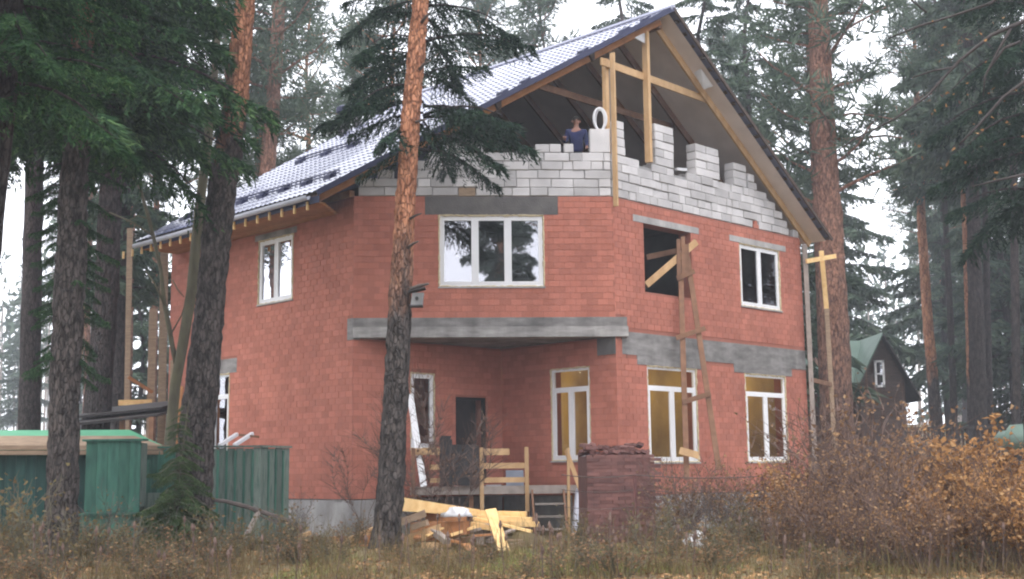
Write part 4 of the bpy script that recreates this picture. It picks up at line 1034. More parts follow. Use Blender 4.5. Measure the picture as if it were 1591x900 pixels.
# green cupboard in front of the shed
def panel(name, label, x0, x1, y0, y1, d, n, mat, cap=True):
    a, b = at(x0, y1, d), at(x1, y1, d); z0 = a[2]; z1 = at(x0, y0, d)[2]
    t = thing(name, label, 'panel', a); w = (b[0]-a[0])/n
    for i in range(n):
        m = MB(); m.box((a[0]+i*w+.003, d+random.uniform(-.004, .004), z0), (w-.006, 0, 0), (0, .03, 0), (0, 0, z1-z0)); m.build('board', mat, t)
    m = MB(); m.box((a[0]+.03, d+.032, z0+.1), (b[0]-a[0]-.06, 0, 0), (0, .5, 0), (0, 0, z1-z0-.14)); m.build('back', M_GREEND, t)
    if cap: m = MB(); m.box((a[0]-.06, d-.07, z1), (b[0]-a[0]+.12, 0, 0), (0, .35, 0), (0, 0, .04)); m.build('cap', mat, t)
    return t
panel('green_cabinet', 'bright green boarded cabinet door with a capped top beside the left pine', 130, 216, 686, 797, 24.9, 5, M_GREEN)
panel('green_chest', 'low green boarded chest under the bright green cabinet', 122, 209, 801, 852, 24.8, 4, M_GREEN)
panel('green_chest', 'dark teal low panel right of the bright green cabinet', 211, 262, 766, 848, 25.4, 3, M_GREEND, False)
# dark lean-to roof behind
lt = thing('lean_to', 'dark sagging lean to roof on posts behind the green shed', 'lean-to', at(180, 690, 32))
for dz, dd_ in ((0, 0), (.22, .5)):
    m = MB(); a, b = at(96, 664, 31.5), at(242, 648, 32.8); a[2] += dz; b[2] += dz; a[1] += dd_; b[1] += dd_
    m.box(a, b-a, (0.3, 2.2, .35), (0, 0, .07)); m.build('roof_sheet', M_DARKROOF, lt)
for px in (118, 190, 236):
    m = MB(); q = at(px, 655, 32.6); m.beam((q[0], q[1], 0), q + np.array([0, 0, .12]), .12, .12, up=(0, -1, 0)); m.build('post', M_BROWN, lt)
# white pipes over the fence
plank('white_pipe', 'white pipe propped over the fence top, nearer the trunk', 'pipe', at(341, 692, 26.6), at(368, 675, 27.4), .07, .07, M_WHITE)
plank('white_pipe', 'white pipe propped over the fence top, nearer the house', 'pipe', at(364, 692, 26.6), at(392, 674, 27.4), .07, .07, M_WHITE)
plank('brown_batten', 'thin brown batten lying across the two white pipes', 'batten', at(372, 676, 27.3), at(402, 679, 27.2), .05, .05, M_BROWN)

# rusty wire fence
wf = thing('wire_fence', 'sagging wire fence on thin rusty posts before the gable wall', 'fence', at(985, 850, 24.0))
fpx = [(872, 738), (986, 738), (1184, 740), (1300, 742), (1440, 744)]
for (x, y) in fpx[1:]:
    q = at(x, y, 24.0); m = MB(); m.tube([(q[0], q[1], -.1), q], .032, 6); m.build('post', M_RUST, wf)
for dz in (0, -.28, -.6, -.95):
    m = MB()
    for (xa, ya), (xb, yb) in zip(fpx[:-1], fpx[1:]):
        a, b = at(xa, ya, 24.0), at(xb, yb, 24.0); pts = [lerp(a, b, t) - np.array([0, 0, .05*math.sin(math.pi*t)-dz]) for t in np.linspace(0, 1, 7)]
        m.tube(pts, .009 if dz == 0 else .006, 4)
    m.build('wire', M_WIRE, wf)

# ------------------------------------------------------------------ neighbour house
ND = 55.0
nh = thing('neighbour_house', 'dark boarded cottage with a pale green roof among the trees at right', 'house', at(1350, 690, ND))
g0 = ground_z(16, ND)-.6
def npx(x, y, d=ND): return at(x, y, d)
xa, xb = npx(1336, 600)[0], npx(1406, 600)[0]; xm = npx(1371, 600)[0]; ze = npx(1371, 588)[2]; zt = npx(1371, 522)[2]
m = MB(); yb_ = ND
k = 0; z = g0
while z < ze:
    m = MB(); m.box((xa, yb_, z), (xb-xa, 0, 0), (0, .1, 0), (0, 0, .235)); m.build('board', M_LOG, nh); z += .24
m = MB(); m.v = [(xa, yb_+.02, ze), (xb, yb_+.02, ze), (xm, yb_+.02, zt), (xa, yb_+9, ze), (xb, yb_+9, ze), (xm, yb_+9, zt)]; m.f = [(0, 1, 2), (3, 5, 4), (0, 3, 4, 1)]; m.m = [0]*3; m.build('gable', M_LOG, nh)
m = MB(); m.box((xa+.02, yb_+.11, g0), (xb-xa-.04, 0, 0), (0, 9, 0), (0, 0, ze-g0)); m.build('wall', M_LOG, nh)
m = MB(); m.box((xa-4.4, yb_+1.5, g0), (4.38, 0, 0), (0, 6, 0), (0, 0, ze-g0-.3)); m.build('wall', M_LOG, nh)
ov = .55
def slope(p, q, r, s, mat, name='roof'):
    m = MB(); u = np.array(p), np.array(q), np.array(r), np.array(s); t = np.array([0, 0, .12])
    m.quad(*u); m.quad(*[x-t for x in u[::-1]])
    for i in range(4): m.quad(u[i], u[i]-t, u[(i+1) % 4]-t, u[(i+1) % 4])
    return m.build(name, mat, nh)
dzr = (zt-ze)/(xm-xa)
slope((xm, yb_-.5, zt+.12), (xm, yb_+9, zt+.12), (xb+ov, yb_+9, ze-ov*dzr+.12), (xb+ov, yb_-.5, ze-ov*dzr+.12), M_DARKROOF)
slope((xm, yb_-.5, zt+.12), (xm, yb_+9, zt+.12), (xa-.2, yb_+9, ze-.2*dzr+.12), (xa-.2, yb_-.5, ze-.2*dzr+.12), M_NROOF)
slope((xm, yb_+3, zt+.1), (xm-6.2, yb_+3, zt+.1), (xm-6.2, yb_+.3, ze-.2), (xm-1.2, yb_+.3, ze-.2), M_NROOF)
for (x0, y0, x1, y1, dd_) in ((1360, 560, 1373, 602, ND-.03), (1318, 600, 1332, 618, ND+1.45), (1258, 606, 1282, 612, ND+1.45)):
    a, b = npx(x0, y1, dd_), npx(x1, y0, dd_); fw = .09
    m = MB()
    for (u0, u1, w0, w1) in ((a[0], b[0], a[2], a[2]+fw), (a[0], b[0], b[2]-fw, b[2]), (a[0], a[0]+fw, a[2], b[2]), (b[0]-fw, b[0], a[2], b[2]), (a[0], b[0], (a[2]+b[2])/2-.03, (a[2]+b[2])/2+.03)):
        m.box((u0, dd_-.04, w0), (u1-u0, 0, 0), (0, .06, 0), (0, 0, w1-w0))
    w = m.build('window', M_WHITE, nh); m = MB(); m.quad((a[0]+fw, dd_-.02, a[2]+fw), (b[0]-fw, dd_-.02, a[2]+fw), (b[0]-fw, dd_-.02, b[2]-fw), (a[0]+fw, dd_-.02, b[2]-fw)); m.build('pane', G_UP, w)
a, b = npx(1258, 606, ND+1.46), npx(1282, 555, ND+1.46); m = MB(); m.box((a[0], ND+1.4, a[2]), (b[0]-a[0], 0, 0), (0, .1, 0), (0, 0, b[2]-a[2])); m.build('light_wall_panel', M_PINK, nh)

# dark rail fence at far right
rf_ = thing('dark_rail_fence', 'low dark picket fence under the trees at far right', 'fence', at(1500, 690, 46))
for y in (664, 682):
    m = MB(); m.beam(at(1405, y+2, 47), at(1640, y-2, 45), .06, .10); m.build('rail', M_DARKROOF, rf_)
for i in range(40):
    t = i/39; q = lerp(at(1405, 666, 47.05), at(1640, 662, 45.05), t); gz = ground_z(q[0], q[1])
    m = MB(); m.box((q[0], q[1], gz-.2), (.10, 0, 0), (0, .03, 0), (0, 0, q[2]-gz+.22+random.uniform(-.03, .03))); m.build('picket', M_DARKROOF, rf_)
blob('green_tarp', 'pale green tarpaulin heap at the right edge beyond the fence', 'tarpaulin', at(1592, 688, 40), .9, .8, .55, M_NROOF, 21, flat=.5)

# ------------------------------------------------------------------ trees
def rotz(V, a): c, s = math.cos(a), math.sin(a); R = np.array([[c, -s, 0], [s, c, 0], [0, 0, 1.]]); return V @ R.T
def roty(V, a): c, s = math.cos(a), math.sin(a); R = np.array([[c, 0, s], [0, 1, 0], [-s, 0, c]]); return V @ R.T

def spruce_branch(rg, n_sec, n_ter, wid, slen, droop, per=1):
    """one spruce bough of unit length along +x, hanging side twigs, each set with needle sprays"""
    V = []
    ax = lambda t: np.array([t, 0, .10*math.sin(math.pi*t*.7) - droop*t*t + .14*t**5])
    for i in range(n_sec):
        t = .10 + .90*(i+rg.random())/n_sec; side = 1 if i % 2 else -1
        l = (.36*(1-t)**.75 + .07)*rg.uniform(.7, 1.15)
        d = np.array([.62, side*.80*rg.uniform(.6, 1.2), -.22 + rg.uniform(-.25, .15)]); d /= np.linalg.norm(d); p0 = ax(t)
        for j in range(n_ter):
            u = (j+rg.random())/n_ter; p = p0 + d*l*u - np.array([0, 0, .30*l*u*u + .05*u])
            for k in range(per):
                e = d + np.array([rg.gauss(0, .45), rg.gauss(0, .45), rg.gauss(-.25, .35)]); e /= np.linalg.norm(e)
                w = np.cross(e, np.array([rg.gauss(0, 1), rg.gauss(0, 1), rg.gauss(0, 1)])); w /= (np.linalg.norm(w)+1e-6)
                s = slen*rg.uniform(.6, 1.2)*(1.15-.5*u)
                V += [p - w*wid*.5, p + w*wid*.5, p + e*s]
    return np.array(V)

def spruce_crown(rg, protos, z0, z1, rfun, whorl, per, pitch0=.1):
    """whorls of boughs from z0 to z1; returns triangle vertices and the bough axes"""
    out = []; axes = []; z = z0; a = rg.random()*6
    while z < z1:
        R = rfun((z-z0)/(z1-z0))
        for k in range(per):
            a += 2*math.pi/per + rg.uniform(-.4, .4); L = R*rg.uniform(.65, 1.15); zz = z + rg.uniform(-.5, .5)*whorl
            pr = protos[rg.randrange(len(protos))]; tilt = pitch0 + rg.uniform(-.12, .22)
            B = rotz(roty(pr*L*np.array([1, rg.choice((-1, 1)), 1]), tilt), a) + np.array([0, 0, zz]); out.append(B)
            ts = np.linspace(0, .85, 5); axp = np.array([[t, 0, .10*math.sin(math.pi*t*.7) - .28*t*t] for t in ts])*L
            axes.append((rotz(roty(axp, tilt), a) + np.array([0, 0, zz]), .012*L+.008))
        z += whorl
    return np.concatenate(out), axes

def pine_crown(rg, z0, z1, rfun, nl, tufts, tri, size, wid):
    """open pine crown: crooked limbs that carry flat clouds of needle tufts"""
    V = []; axes = []
    for i in range(nl):
        t = (i+.5)/nl; z = z0 + (z1-z0)*t; a = i*2.4 + rg.uniform(-.5, .5); R = rfun(t)*rg.uniform(.7, 1.15)
        pts = [np.array([0, 0, z])]; d = np.array([math.cos(a), math.sin(a), rg.uniform(.0, .45)])
        for s in range(4): d = d + np.array([rg.gauss(0, .2), rg.gauss(0, .2), rg.gauss(.02, .15)]); d /= np.linalg.norm(d); pts.append(pts[-1] + d*R/4)
        axes.append((np.array(pts), .018*R+.014))
        for q in range(tufts):
            s = rg.uniform(1.3, 4.0); k = min(3, int(s)); c = pts[k] + (pts[k+1]-pts[k])*(s-k) + np.array([rg.gauss(0, .16), rg.gauss(0, .16), rg.gauss(.08, .09)])*R
            for _ in range(tri):
                e = np.array([rg.gauss(0, 1), rg.gauss(0, 1), rg.gauss(.35, .8)]); e /= np.linalg.norm(e); w = np.cross(e, [rg.gauss(0, 1), rg.gauss(0, 1), rg.gauss(0, 1)]); w /= (np.linalg.norm(w)+1e-6)
                p = c + e*size*rg.uniform(0, .7); V += [p-w*wid, p+w*wid, p+e*size*rg.uniform(.6, 1.2)]
    return np.array(V), axes

def soup(name, V, mat):
    return tri_mesh(name, V, np.arange(len(V)).reshape(-1, 3), mat)

def trunk_mesh(pts, rad, n=12, seg=.35, bumpy=.06, axes=(), seed=1, stubs=0, flare=True):
    """tapered bark column through pts (local to the base), with limbs as tapered tubes"""
    rg = random.Random(seed); mb = MB(); P = []; R = []
    pts = [np.asarray(p, float) for p in pts]
    for i in range(len(pts)-1):
        L = np.linalg.norm(pts[i+1]-pts[i]); k = max(1, int(L/seg))
        for j in range(k): t = j/k; P.append(pts[i]*(1-t)+pts[i+1]*t); R.append(rad[i]*(1-t)+rad[i+1]*t)
    P.append(pts[-1]); R.append(rad[-1])
    base = len(mb.v); N = len(P); ph = [rg.uniform(-1, 1)*bumpy for _ in range(n)]
    for i in range(N):
        w = np.array([rg.uniform(-1, 1), rg.uniform(-1, 1), 0])*R[i]*.05
        for k in range(n):
            t = 2*math.pi*k/n; r = R[i]*(1 + ph[k]*.6 + rg.uniform(-1, 1)*bumpy) + (rg.choice((-.012, 0, .008)) if n >= 16 else 0)
            if flare and P[i][2] < .5: r *= 1 + .35*(.5-max(0, P[i][2]))*(1+.5*math.sin(3*t))
            mb.v.append(tuple(P[i] + w + np.array([math.cos(t)*r, math.sin(t)*r, 0])))
    for i in range(N-1):
        for k in range(n):
            a = base+i*n+k; b = base+i*n+(k+1) % n; mb.f.append((a, b, b+n, a+n)); mb.m.append(0)
    for (ax, r) in axes: mb.tube(list(ax), list(np.linspace(r, r*.3, len(ax))), 4, cap=False)
    for _ in range(stubs):
        i = rg.randrange(int(N*.15), int(N*.7)); a = rg.uniform(0, 6.28); q = P[i]; d = np.array([math.cos(a), math.sin(a), rg.uniform(-.1, .5)]); L = R[i] + rg.uniform(.12, .5)
        mb.tube([q, q+d*L*.7, q+d*L], [.03, .022, .01], 5)
    me = bpy.data.meshes.new('trunk'); me.from_pydata([tuple(v) for v in mb.v], [], mb.f)
    me.polygons.foreach_set('use_smooth', [True]*len(me.polygons)); return me

def px_trunk(d, rows, base_drop=True):
    """rows of (px, py, width px) at depth d -> world centres and radii, grounded"""
    pts = [at(x, y, d) for x, y, w in rows]; rad = [w/2*d/F_PX for x, y, w in rows]
    if base_drop:
        b = pts[0].copy(); gz = ground_z(b[0], d) - .12
        if b[2] > gz + .15:
            v = pts[1]-pts[0]; b = pts[0] + v*((gz-pts[0][2])/v[2]) if abs(v[2]) > .1 else b
            b[2] = gz; pts.insert(0, b); rad.insert(0, rad[0]*1.05)
        else: pts[0][2] = gz
    return pts, rad

def tree(name, label, d, rows, mat, crown=None, group=None, cat='tree', stubs=0, seed=1, n=12, axes=(), extend=None, bumpy=.06, seg=.35):
    pts, rad = px_trunk(d, rows)
    if extend:                                   # carry the trunk on above the picture
        v = pts[-1]-pts[-2]; v = v/v[2]; top = extend
        pts.append(pts[-1] + v*(top-pts[-1][2])); rad.append(rad[-1]*.45)
    base = pts[0].copy()
    t = thing(name, label, cat, base, group)
    me = trunk_mesh([p-base for p in pts], rad, n=n, axes=axes, seed=seed, stubs=stubs, bumpy=bumpy, seg=.13 if n >= 16 else seg); me.materials.append(mat)
    tr = bpy.data.objects.new('trunk', me); COL.objects.link(tr); tr.parent = t
    if crown is not None:
        o = bpy.data.objects.new('crown', crown[0]); COL.objects.link(o); o.parent = t
        o.location = tuple(crown[1]); o.rotation_euler = (0, 0, crown[2]); o.scale = (crown[3],)*3
    return t

rgT = random.Random(21)
near_protos = [spruce_branch(rgT, 64, 13, .016, .085, dr, 1) for dr in (.28, .42, .36)]
far_protos = [spruce_branch(rgT, 26, 6, .06, .20, dr) for dr in (.22, .34)]
mid_protos = [spruce_branch(rgT, 40, 8, .028, .12, dr) for dr in (.3, .45)]

pine_meshes = []
for s in range(3):
    r3 = random.Random(60+s); V, ax = pine_crown(r3, 0, 11, lambda t: 2.9*(1-t)**.6*(.55+.45*min(1, t*4))+.5, 38, 12, 16, .5, .035)
    pine_meshes.append((soup('pine_crown', V, M_PINEN), ax))

def crown_tree(name, label, d, rows, mat, cm, zc, scale=1.0, yaw=0.0, group=None, extend=None, stubs=0, seed=1, n=10, cat='tree'):
    """pixel-fitted trunk with one of the shared pine crowns set on it at height zc"""
    pts, rad = px_trunk(d, rows)
    v = pts[-1]-pts[-2]; top = extend or pts[-1][2]
    base = pts[0]; xy = np.array([np.interp(zc, [p[2] for p in pts]+[top+1], [p[k] for p in pts]+[(pts[-1] + v/v[2]*(top+1-pts[-1][2]))[k]]) for k in (0, 1)])
    axs = [((rotz(a*scale, yaw) + np.array([xy[0]-base[0], xy[1]-base[1], zc-base[2]])), r*scale) for a, r in cm[1]]
    return tree(name, label, d, rows, mat, (cm[0], np.array([xy[0], xy[1], zc])-base, yaw, scale), group, cat, stubs, seed, n, axs, extend)

# --- the pine in front of the porch
crown_tree('pine_tree', 'tall pine with orange upper bark standing before the porch and timber heap', 24.0,
     [(597, 868, 44), (606, 780, 42), (611, 690, 41), (616, 600, 38), (621, 480, 37), (629, 330, 31), (637, 200, 30), (654, 0, 27)], M_BARK1, pine_meshes[0], 13.2, 1.0, 0, extend=23, stubs=0, n=26, seed=3)
st = thing('branch_stub', 'dead snags of broken branch on the orange pine above the small grey box', 'dead branch', at(641, 452, 23.9))
for (x0, y0, x1, y1, w) in ((638, 450, 666, 441, .05), (634, 385, 650, 375, .035), (637, 340, 655, 332, .03), (647, 190, 662, 186, .035), (652, 108, 664, 96, .04), (655, 35, 668, 20, .04)):
    m = MB(); a, b = at(x0, y0, 23.85), at(x1, y1, 23.6); m.tube([a, lerp(a, b, .5)+(0, 0, .015), b], [w, w*.8, w*.4], 6); m.build('snag', M_TWIGG, st, smooth=True)
bh = thing('bird_feeder', 'small grey bird box hung on the right of the pine trunk under a snag', 'bird box', at(646, 474, 23.72))
a = at(638, 474, 23.70); m = MB(); m.box(a, (.22, 0, 0), (.0, .2, 0), (.03, 0, .24)); m.build('box', M_GREY, bh)
m = MB(); m.box(a + np.array([-.05, -.05, .25]), (.33, 0, .07), (0, .3, 0), (0, 0, .025)); m.build('lid', M_DARKROOF, bh)
m = MB(); m.box(a + np.array([-.02, -.03, -.03]), (.25, 0, 0), (0, .24, 0), (0, 0, .03)); m.build('floor', M_DARKROOF, bh)
m = MB(); m.tube([a + np.array([.12, -.012, .13]), a + np.array([.12, .02, .13])], .035, 10); m.build('entrance', M_BLACK, bh)

# --- big double trunk at left and the olive sapling that leans on it
crown_tree('pine_tree', 'thick dark pine trunk between the green fence and house, orange only near the top', 24.2,
     [(298, 845, 60), (303, 690, 55), (313, 600, 51), (328, 450, 44), (344, 300, 46), (361, 200, 41), (372, 100, 36), (378, 30, 32)], M_BARK2, pine_meshes[1], 13.5, 1.1, 1, extend=24, n=30, seed=5)
sp = thing('leaning_sapling', 'olive green forked young tree leaning beside the thick dark pine', 'tree', at(262, 742, 26.8))
m = MB()
def pxt(mb, d, rows, n=8):
    mb.tube([at(x, y, d) for x, y, w in rows], [w/2*d/F_PX for x, y, w in rows], n)
pxt(m, 26.7, [(258, 850, 20), (264, 690, 18), (272, 600, 17), (284, 535, 17), (298, 450, 17), (309, 330, 16), (322, 230, 15), (333, 120, 12), (345, -40, 9)])
pxt(m, 26.7, [(276, 572, 10), (268, 540, 8), (262, 505, 8), (255, 470, 7), (250, 420, 6), (240, 375, 6), (230, 335, 6), (220, 300, 5), (206, 268, 4), (190, 250, 2)], 6)
for rows in ([(256, 475, 4), (240, 440, 3), (226, 420, 2)], [(236, 365, 4), (205, 345, 3), (170, 330, 2)], [(265, 520, 3), (282, 490, 2), (288, 470, 1.5)], [(268, 435, 2), (276, 450, 2), (286, 462, 1.5)], [(230, 340, 3), (214, 335, 2), (196, 345, 1.5)]): pxt(m, 26.65, rows, 5)
tr_ = m.build('trunk', M_STEM, sp, smooth=True)

# --- pine at far left with hanging green shoots, the dark leaning spruce, and trunks behind
crown_tree('pine_tree', 'grey pine trunk in front of the green shed with one orange patch high up', 22.0,
     [(92, 874, 54), (96, 780, 47), (98, 690, 46), (100, 600, 45), (105, 500, 46), (110, 400, 46), (114, 300, 44), (122, 170, 38), (131, 0, 32)], M_BARK2, pine_meshes[2], 14, 1.0, 2, extend=22, n=26, seed=8)

def near_spruce(name, label, d, rows, z0, z1, rfun, whorl, per, mat, seed, extend, bark=M_BARKD, protos=None, cat='tree', extra=()):
    pts, rad = px_trunk(d, rows); v = pts[-1]-pts[-2]; base = pts[0]
    V, ax = spruce_crown(random.Random(seed), protos or near_protos, z0, z1, rfun, whorl, per)
    for (z, yw, L, tl) in extra:
        V = np.concatenate([V, rotz(roty(near_protos[1]*L, tl), yw) + np.array([0, 0, z])])
        axp = np.array([[t, 0, .10*math.sin(math.pi*t*.7) - .42*t*t] for t in np.linspace(0, .85, 5)])*L; ax.append((rotz(roty(axp, tl), yw) + np.array([0, 0, z]), .04))
    zs = [p[2] for p in pts] + [extend]; tp = pts[-1] + v/v[2]*(extend-pts[-1][2])
    cx = lambda z, k: np.interp(z, zs, [p[k] for p in pts]+[tp[k]])
    off = np.array([cx(z1*.5+z0*.5, 0), cx(z1*.5+z0*.5, 1), 0]) - np.array([base[0], base[1], base[2]])
    me = soup('spruce_crown', V, mat)
    return tree(name, label, d, rows, bark, (me, off, 0, 1), seed=seed, extend=extend, axes=[(a+off, r) for a, r in ax], n=10, cat=cat)

near_spruce('spruce_tree', 'drooping spruce hanging over the roof behind the orange pine trunk', 25.4,
     [(606, 850, 20), (612, 690, 19), (624, 500, 18), (636, 330, 16), (648, 150, 14), (656, 0, 13)], 8.7, 15, lambda t: 2.3*(1-t*.3), .62, 4, M_SPRUCED, 31, 20, extra=[(8.9, -.25, 2.5, .16), (8.5, -.6, 2.2, .25), (8.2, -.15, 1.8, .3), (8.2, 3.4, 1.5, .25)])
near_spruce('spruce_tree', 'near black leaning spruce at the left edge with boughs across the top corner', 14.0,
     [(-95, 1060, 60), (-60, 700, 52), (-22, 390, 46), (0, 200, 44), (12, 40, 42)], 5.9, 10, lambda t: 1.45, .34, 6, M_SPRUCE, 33, 14)
near_spruce('spruce_tree', 'wide green spruce right behind the grey left pine, its boughs spread over the upper left', 22.5,
     [(98, 860, 14), (104, 600, 13), (112, 300, 12), (126, 0, 10)], 3.4, 13.5, lambda t: .8 if t < .46 else 3.6-2.0*(t-.46), .40, 7, M_SPRUCE, 34, 17)
near_spruce('spruce_tree', 'broad dark spruce with trailing boughs at the right edge', 27.0,
     [(1612, 880, 40), (1610, 500, 36), (1606, 100, 30)], 7.7, 16, lambda t: 2.6*(1-t*.35), .5, 4, M_SPRUCED, 35, 22)
near_spruce('young_spruce', 'small bright green young spruce at the foot of the thick left pine', 23.4,
     [(262, 880, 5), (272, 780, 5), (285, 690, 3), (290, 650, 2)], .25, 2.75, lambda t: .85*(1-t)**.9+.12, .13, 5, M_FIRY, 36, 2.9, M_STEM)

# --- trunks behind the house and at the sides, each with its own pine crown or spruce boughs
rgF = random.Random(5)
far_crowns = []
for s in range(3):
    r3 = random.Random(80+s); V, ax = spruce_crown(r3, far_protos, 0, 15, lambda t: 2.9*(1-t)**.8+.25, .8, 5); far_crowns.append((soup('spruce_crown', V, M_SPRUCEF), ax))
    print('far spruce tris', len(V)//3)
print('pine tris', [len(m[0].polygons) for m in pine_meshes])
specs = [
 ('pine_tree', 'grey pine trunk left of the pine by the shed, further back', 34, [(45, 660, 34), (50, 400, 30), (56, 180, 27), (62, 0, 24)], M_BARKD, 15, 1.0),
 ('spruce_tree', 'straight dark trunk between the left pine and the scaffold', 33, [(150, 655, 44), (158, 560, 40), (166, 450, 38), (172, 310, 36), (185, 120, 30), (196, 0, 27)], M_BARKD, 11, 1.0),
 ('pine_tree', 'slim reddish pine behind the left scaffold post', 45, [(196, 660, 17), (200, 450, 15), (206, 250, 14), (214, 0, 12)], M_BARKP, 14, .8),
 ('pine_tree', 'thin orange pine stem between scaffold and house corner', 50, [(236, 680, 13), (239, 540, 12), (243, 350, 9), (248, 100, 8)], M_BARKP, 13, .7),
 ('spruce_tree', 'narrow grey trunk just left of the scaffold', 42, [(182, 660, 24), (188, 480, 20), (196, 280, 16)], M_BARKD, 8, .8),
 ('pine_tree', 'tall pinkish pine rising behind the left end of the roof', 50, [(405, 420, 28), (414, 280, 26), (425, 150, 24), (434, 0, 21)], M_BARKP, 15.0, 1.1),
 ('pine_tree', 'shorter pinkish pine just left of the tall one behind the roof', 54, [(396, 420, 20), (402, 280, 18), (408, 200, 16), (416, 60, 12)], M_BARKP, 12.5, .8),
 ('pine_tree', 'massive pink barked pine behind the right roof corner', 42, [(1306, 700, 48), (1299, 550, 45), (1292, 400, 43), (1284, 280, 42), (1277, 150, 38), (1270, 0, 33)], M_BARKP, 10.2, 1.2),
 ('pine_tree', 'thin pale stem close beside the massive pink pine', 46, [(1282, 700, 13), (1272, 400, 12), (1262, 200, 11), (1256, 60, 9)], M_BARKP, 14, .6),
 ('pine_tree', 'pine with bright orange trunk right of the green roofed cottage', 60, [(1458, 690, 20), (1450, 600, 18), (1440, 480, 16), (1432, 350, 14), (1426, 200, 12)], M_BARKF, 15, .9),
 ('spruce_tree', 'stout dark trunk at right beyond the picket fence', 48, [(1521, 700, 28), (1519, 560, 26), (1515, 430, 23), (1511, 300, 21), (1506, 100, 18)], M_BARKD, 14, 1.05),
 ('pine_tree', 'orange topped pine close left of the stout dark trunk', 52, [(1513, 700, 18), (1508, 500, 16), (1503, 380, 15), (1496, 200, 13)], M_BARKF, 14, .9),
 ('spruce_tree', 'slim dark trunk right of the stout dark one', 50, [(1538, 700, 13), (1534, 500, 11), (1530, 300, 9)], M_BARKD, 13.5, .8),
 ('spruce_tree', 'thin dark trunk between the orange pine and the stout dark trunk', 58, [(1484, 700, 12), (1478, 520, 10), (1470, 360, 9)], M_BARKD, 15, .9),
 ('pine_tree', 'slim grey trunk near the right edge in front of the tarpaulin', 44, [(1580, 700, 14), (1578, 500, 13), (1574, 200, 11)], M_BARKD, 12, .8),
]
for i, (nm, lab, d, rows, bark, zc, sc) in enumerate(specs):
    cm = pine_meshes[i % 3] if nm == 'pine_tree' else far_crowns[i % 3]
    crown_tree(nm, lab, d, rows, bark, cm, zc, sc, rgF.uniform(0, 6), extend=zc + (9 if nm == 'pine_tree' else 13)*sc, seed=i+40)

# whole trees standing free in the forest: a few kinds copied, each a thing of its own
def proto_tree(name, label, h, r, bark, cm, zc, sc, group):
    t = thing(name, label, 'tree', (0, 0, 0), group)
    wob = [np.array([rgF.uniform(-.12, .12)*k, rgF.uniform(-.12, .12)*k, h*k/5]) for k in range(6)]
    axs = [(a*sc + np.array([0, 0, zc]), q*sc) for a, q in cm[1]]
    me = trunk_mesh(wob, [r*(1-.8*k/5) for k in range(6)], n=8, seg=1.2, axes=axs, seed=rgF.randrange(99)); me.materials.append(bark)
    o = bpy.data.objects.new('trunk', me); COL.objects.link(o); o.parent = t
    c = bpy.data.objects.new('crown', cm[0]); COL.objects.link(c); c.parent = t; c.location = (0, 0, zc); c.scale = (sc,)*3
    return t
kinds = {
 'pine_a': lambda g, l: proto_tree('pine_tree', l, 25, .24, M_BARKF, pine_meshes[0], 13.5, 1.1, g),
 'pine_b': lambda g, l: proto_tree('pine_tree', l, 23, .20, M_BARKP, pine_meshes[1], 11.5, 1.05, g),
 'spruce_a': lambda g, l: proto_tree('spruce_tree', l, 22, .22, M_BARKD, far_crowns[0], 5.0, 1.15, g),
 'spruce_b': lambda g, l: proto_tree('spruce_tree', l, 17, .16, M_BARKD, far_crowns[1], 2.2, 1.0, g),
}
protos_t = {}
def place(kind, label, px, d, yaw, sc, group):
    q = at(px, 700, d)
    if kind not in protos_t: t = protos_t[kind] = kinds[kind](group, label)
    else: t = copy_tree(protos_t[kind]); t['label'] = label; t['group'] = group
    t.location = (q[0], d, ground_z(q[0], d)-.1); t.rotation_euler = (0, 0, yaw); t.scale = (sc,)*3
    return t
GF = 'forest trees behind the house'
named = [
 ('spruce_a', 'dark full spruce behind the ridge, right of the gable peak', 1120, 47, 1.05),
 ('spruce_a', 'second dark spruce right of the gable peak, nearer the massive pine', 1195, 52, 1.1),
 ('spruce_a', 'dark spruce top showing just left of the gable peak', 985, 60, 1.25),
 ('pine_b', 'pale pine crown above the roof left of the gable peak', 850, 62, 1.1),
 ('pine_a', 'hazy pine over the middle of the roof ridge', 600, 58, 1.05),
 ('spruce_a', 'dark spruce between the massive pink pine and the cottage gable, behind the cottage', 1312, 70, 1.15),
 ('spruce_a', 'hazy bluish spruce behind the orange trunked pine', 1478, 74, 1.1),
 ('spruce_a', 'greenish spruce filling the gap right of the stout dark trunk', 1580, 57, 1.05),
 ('spruce_b', 'bluish low spruce beyond the picket fence by the right edge', 1590, 62, 1.1),
 ('pine_a', 'pine behind the thick left trunk, above the left roof end', 340, 52, 1.0),
 ('pine_b', 'thin crowned pine between the left pine and the dark trunk', 130, 60, 1.0),
 ('spruce_b', 'spindly spruce seen between the left trunks above the shed', 215, 56, .9),
 ('pine_a', 'pine standing behind the pinkish pair at the left roof end', 470, 66, 1.1),
 ('pine_b', 'pine behind the right chimney vents over the roof', 545, 75, 1.15),
 ('pine_a', 'pine crown high above the ridge right of the drooping spruce', 760, 68, 1.1),
]
for i, (k, lab, px, d, sc) in enumerate(named): place(k, lab, px, d, rgF.uniform(0, 6.2), sc, GF)
far_l = {'pine_a': 'tall pine among many alike in the hazy far forest', 'pine_b': 'slender pink stemmed pine among many alike in the hazy far forest', 'spruce_a': 'tall dark spruce among many alike in the hazy far forest', 'spruce_b': 'low dark spruce among many alike in the hazy far forest'}
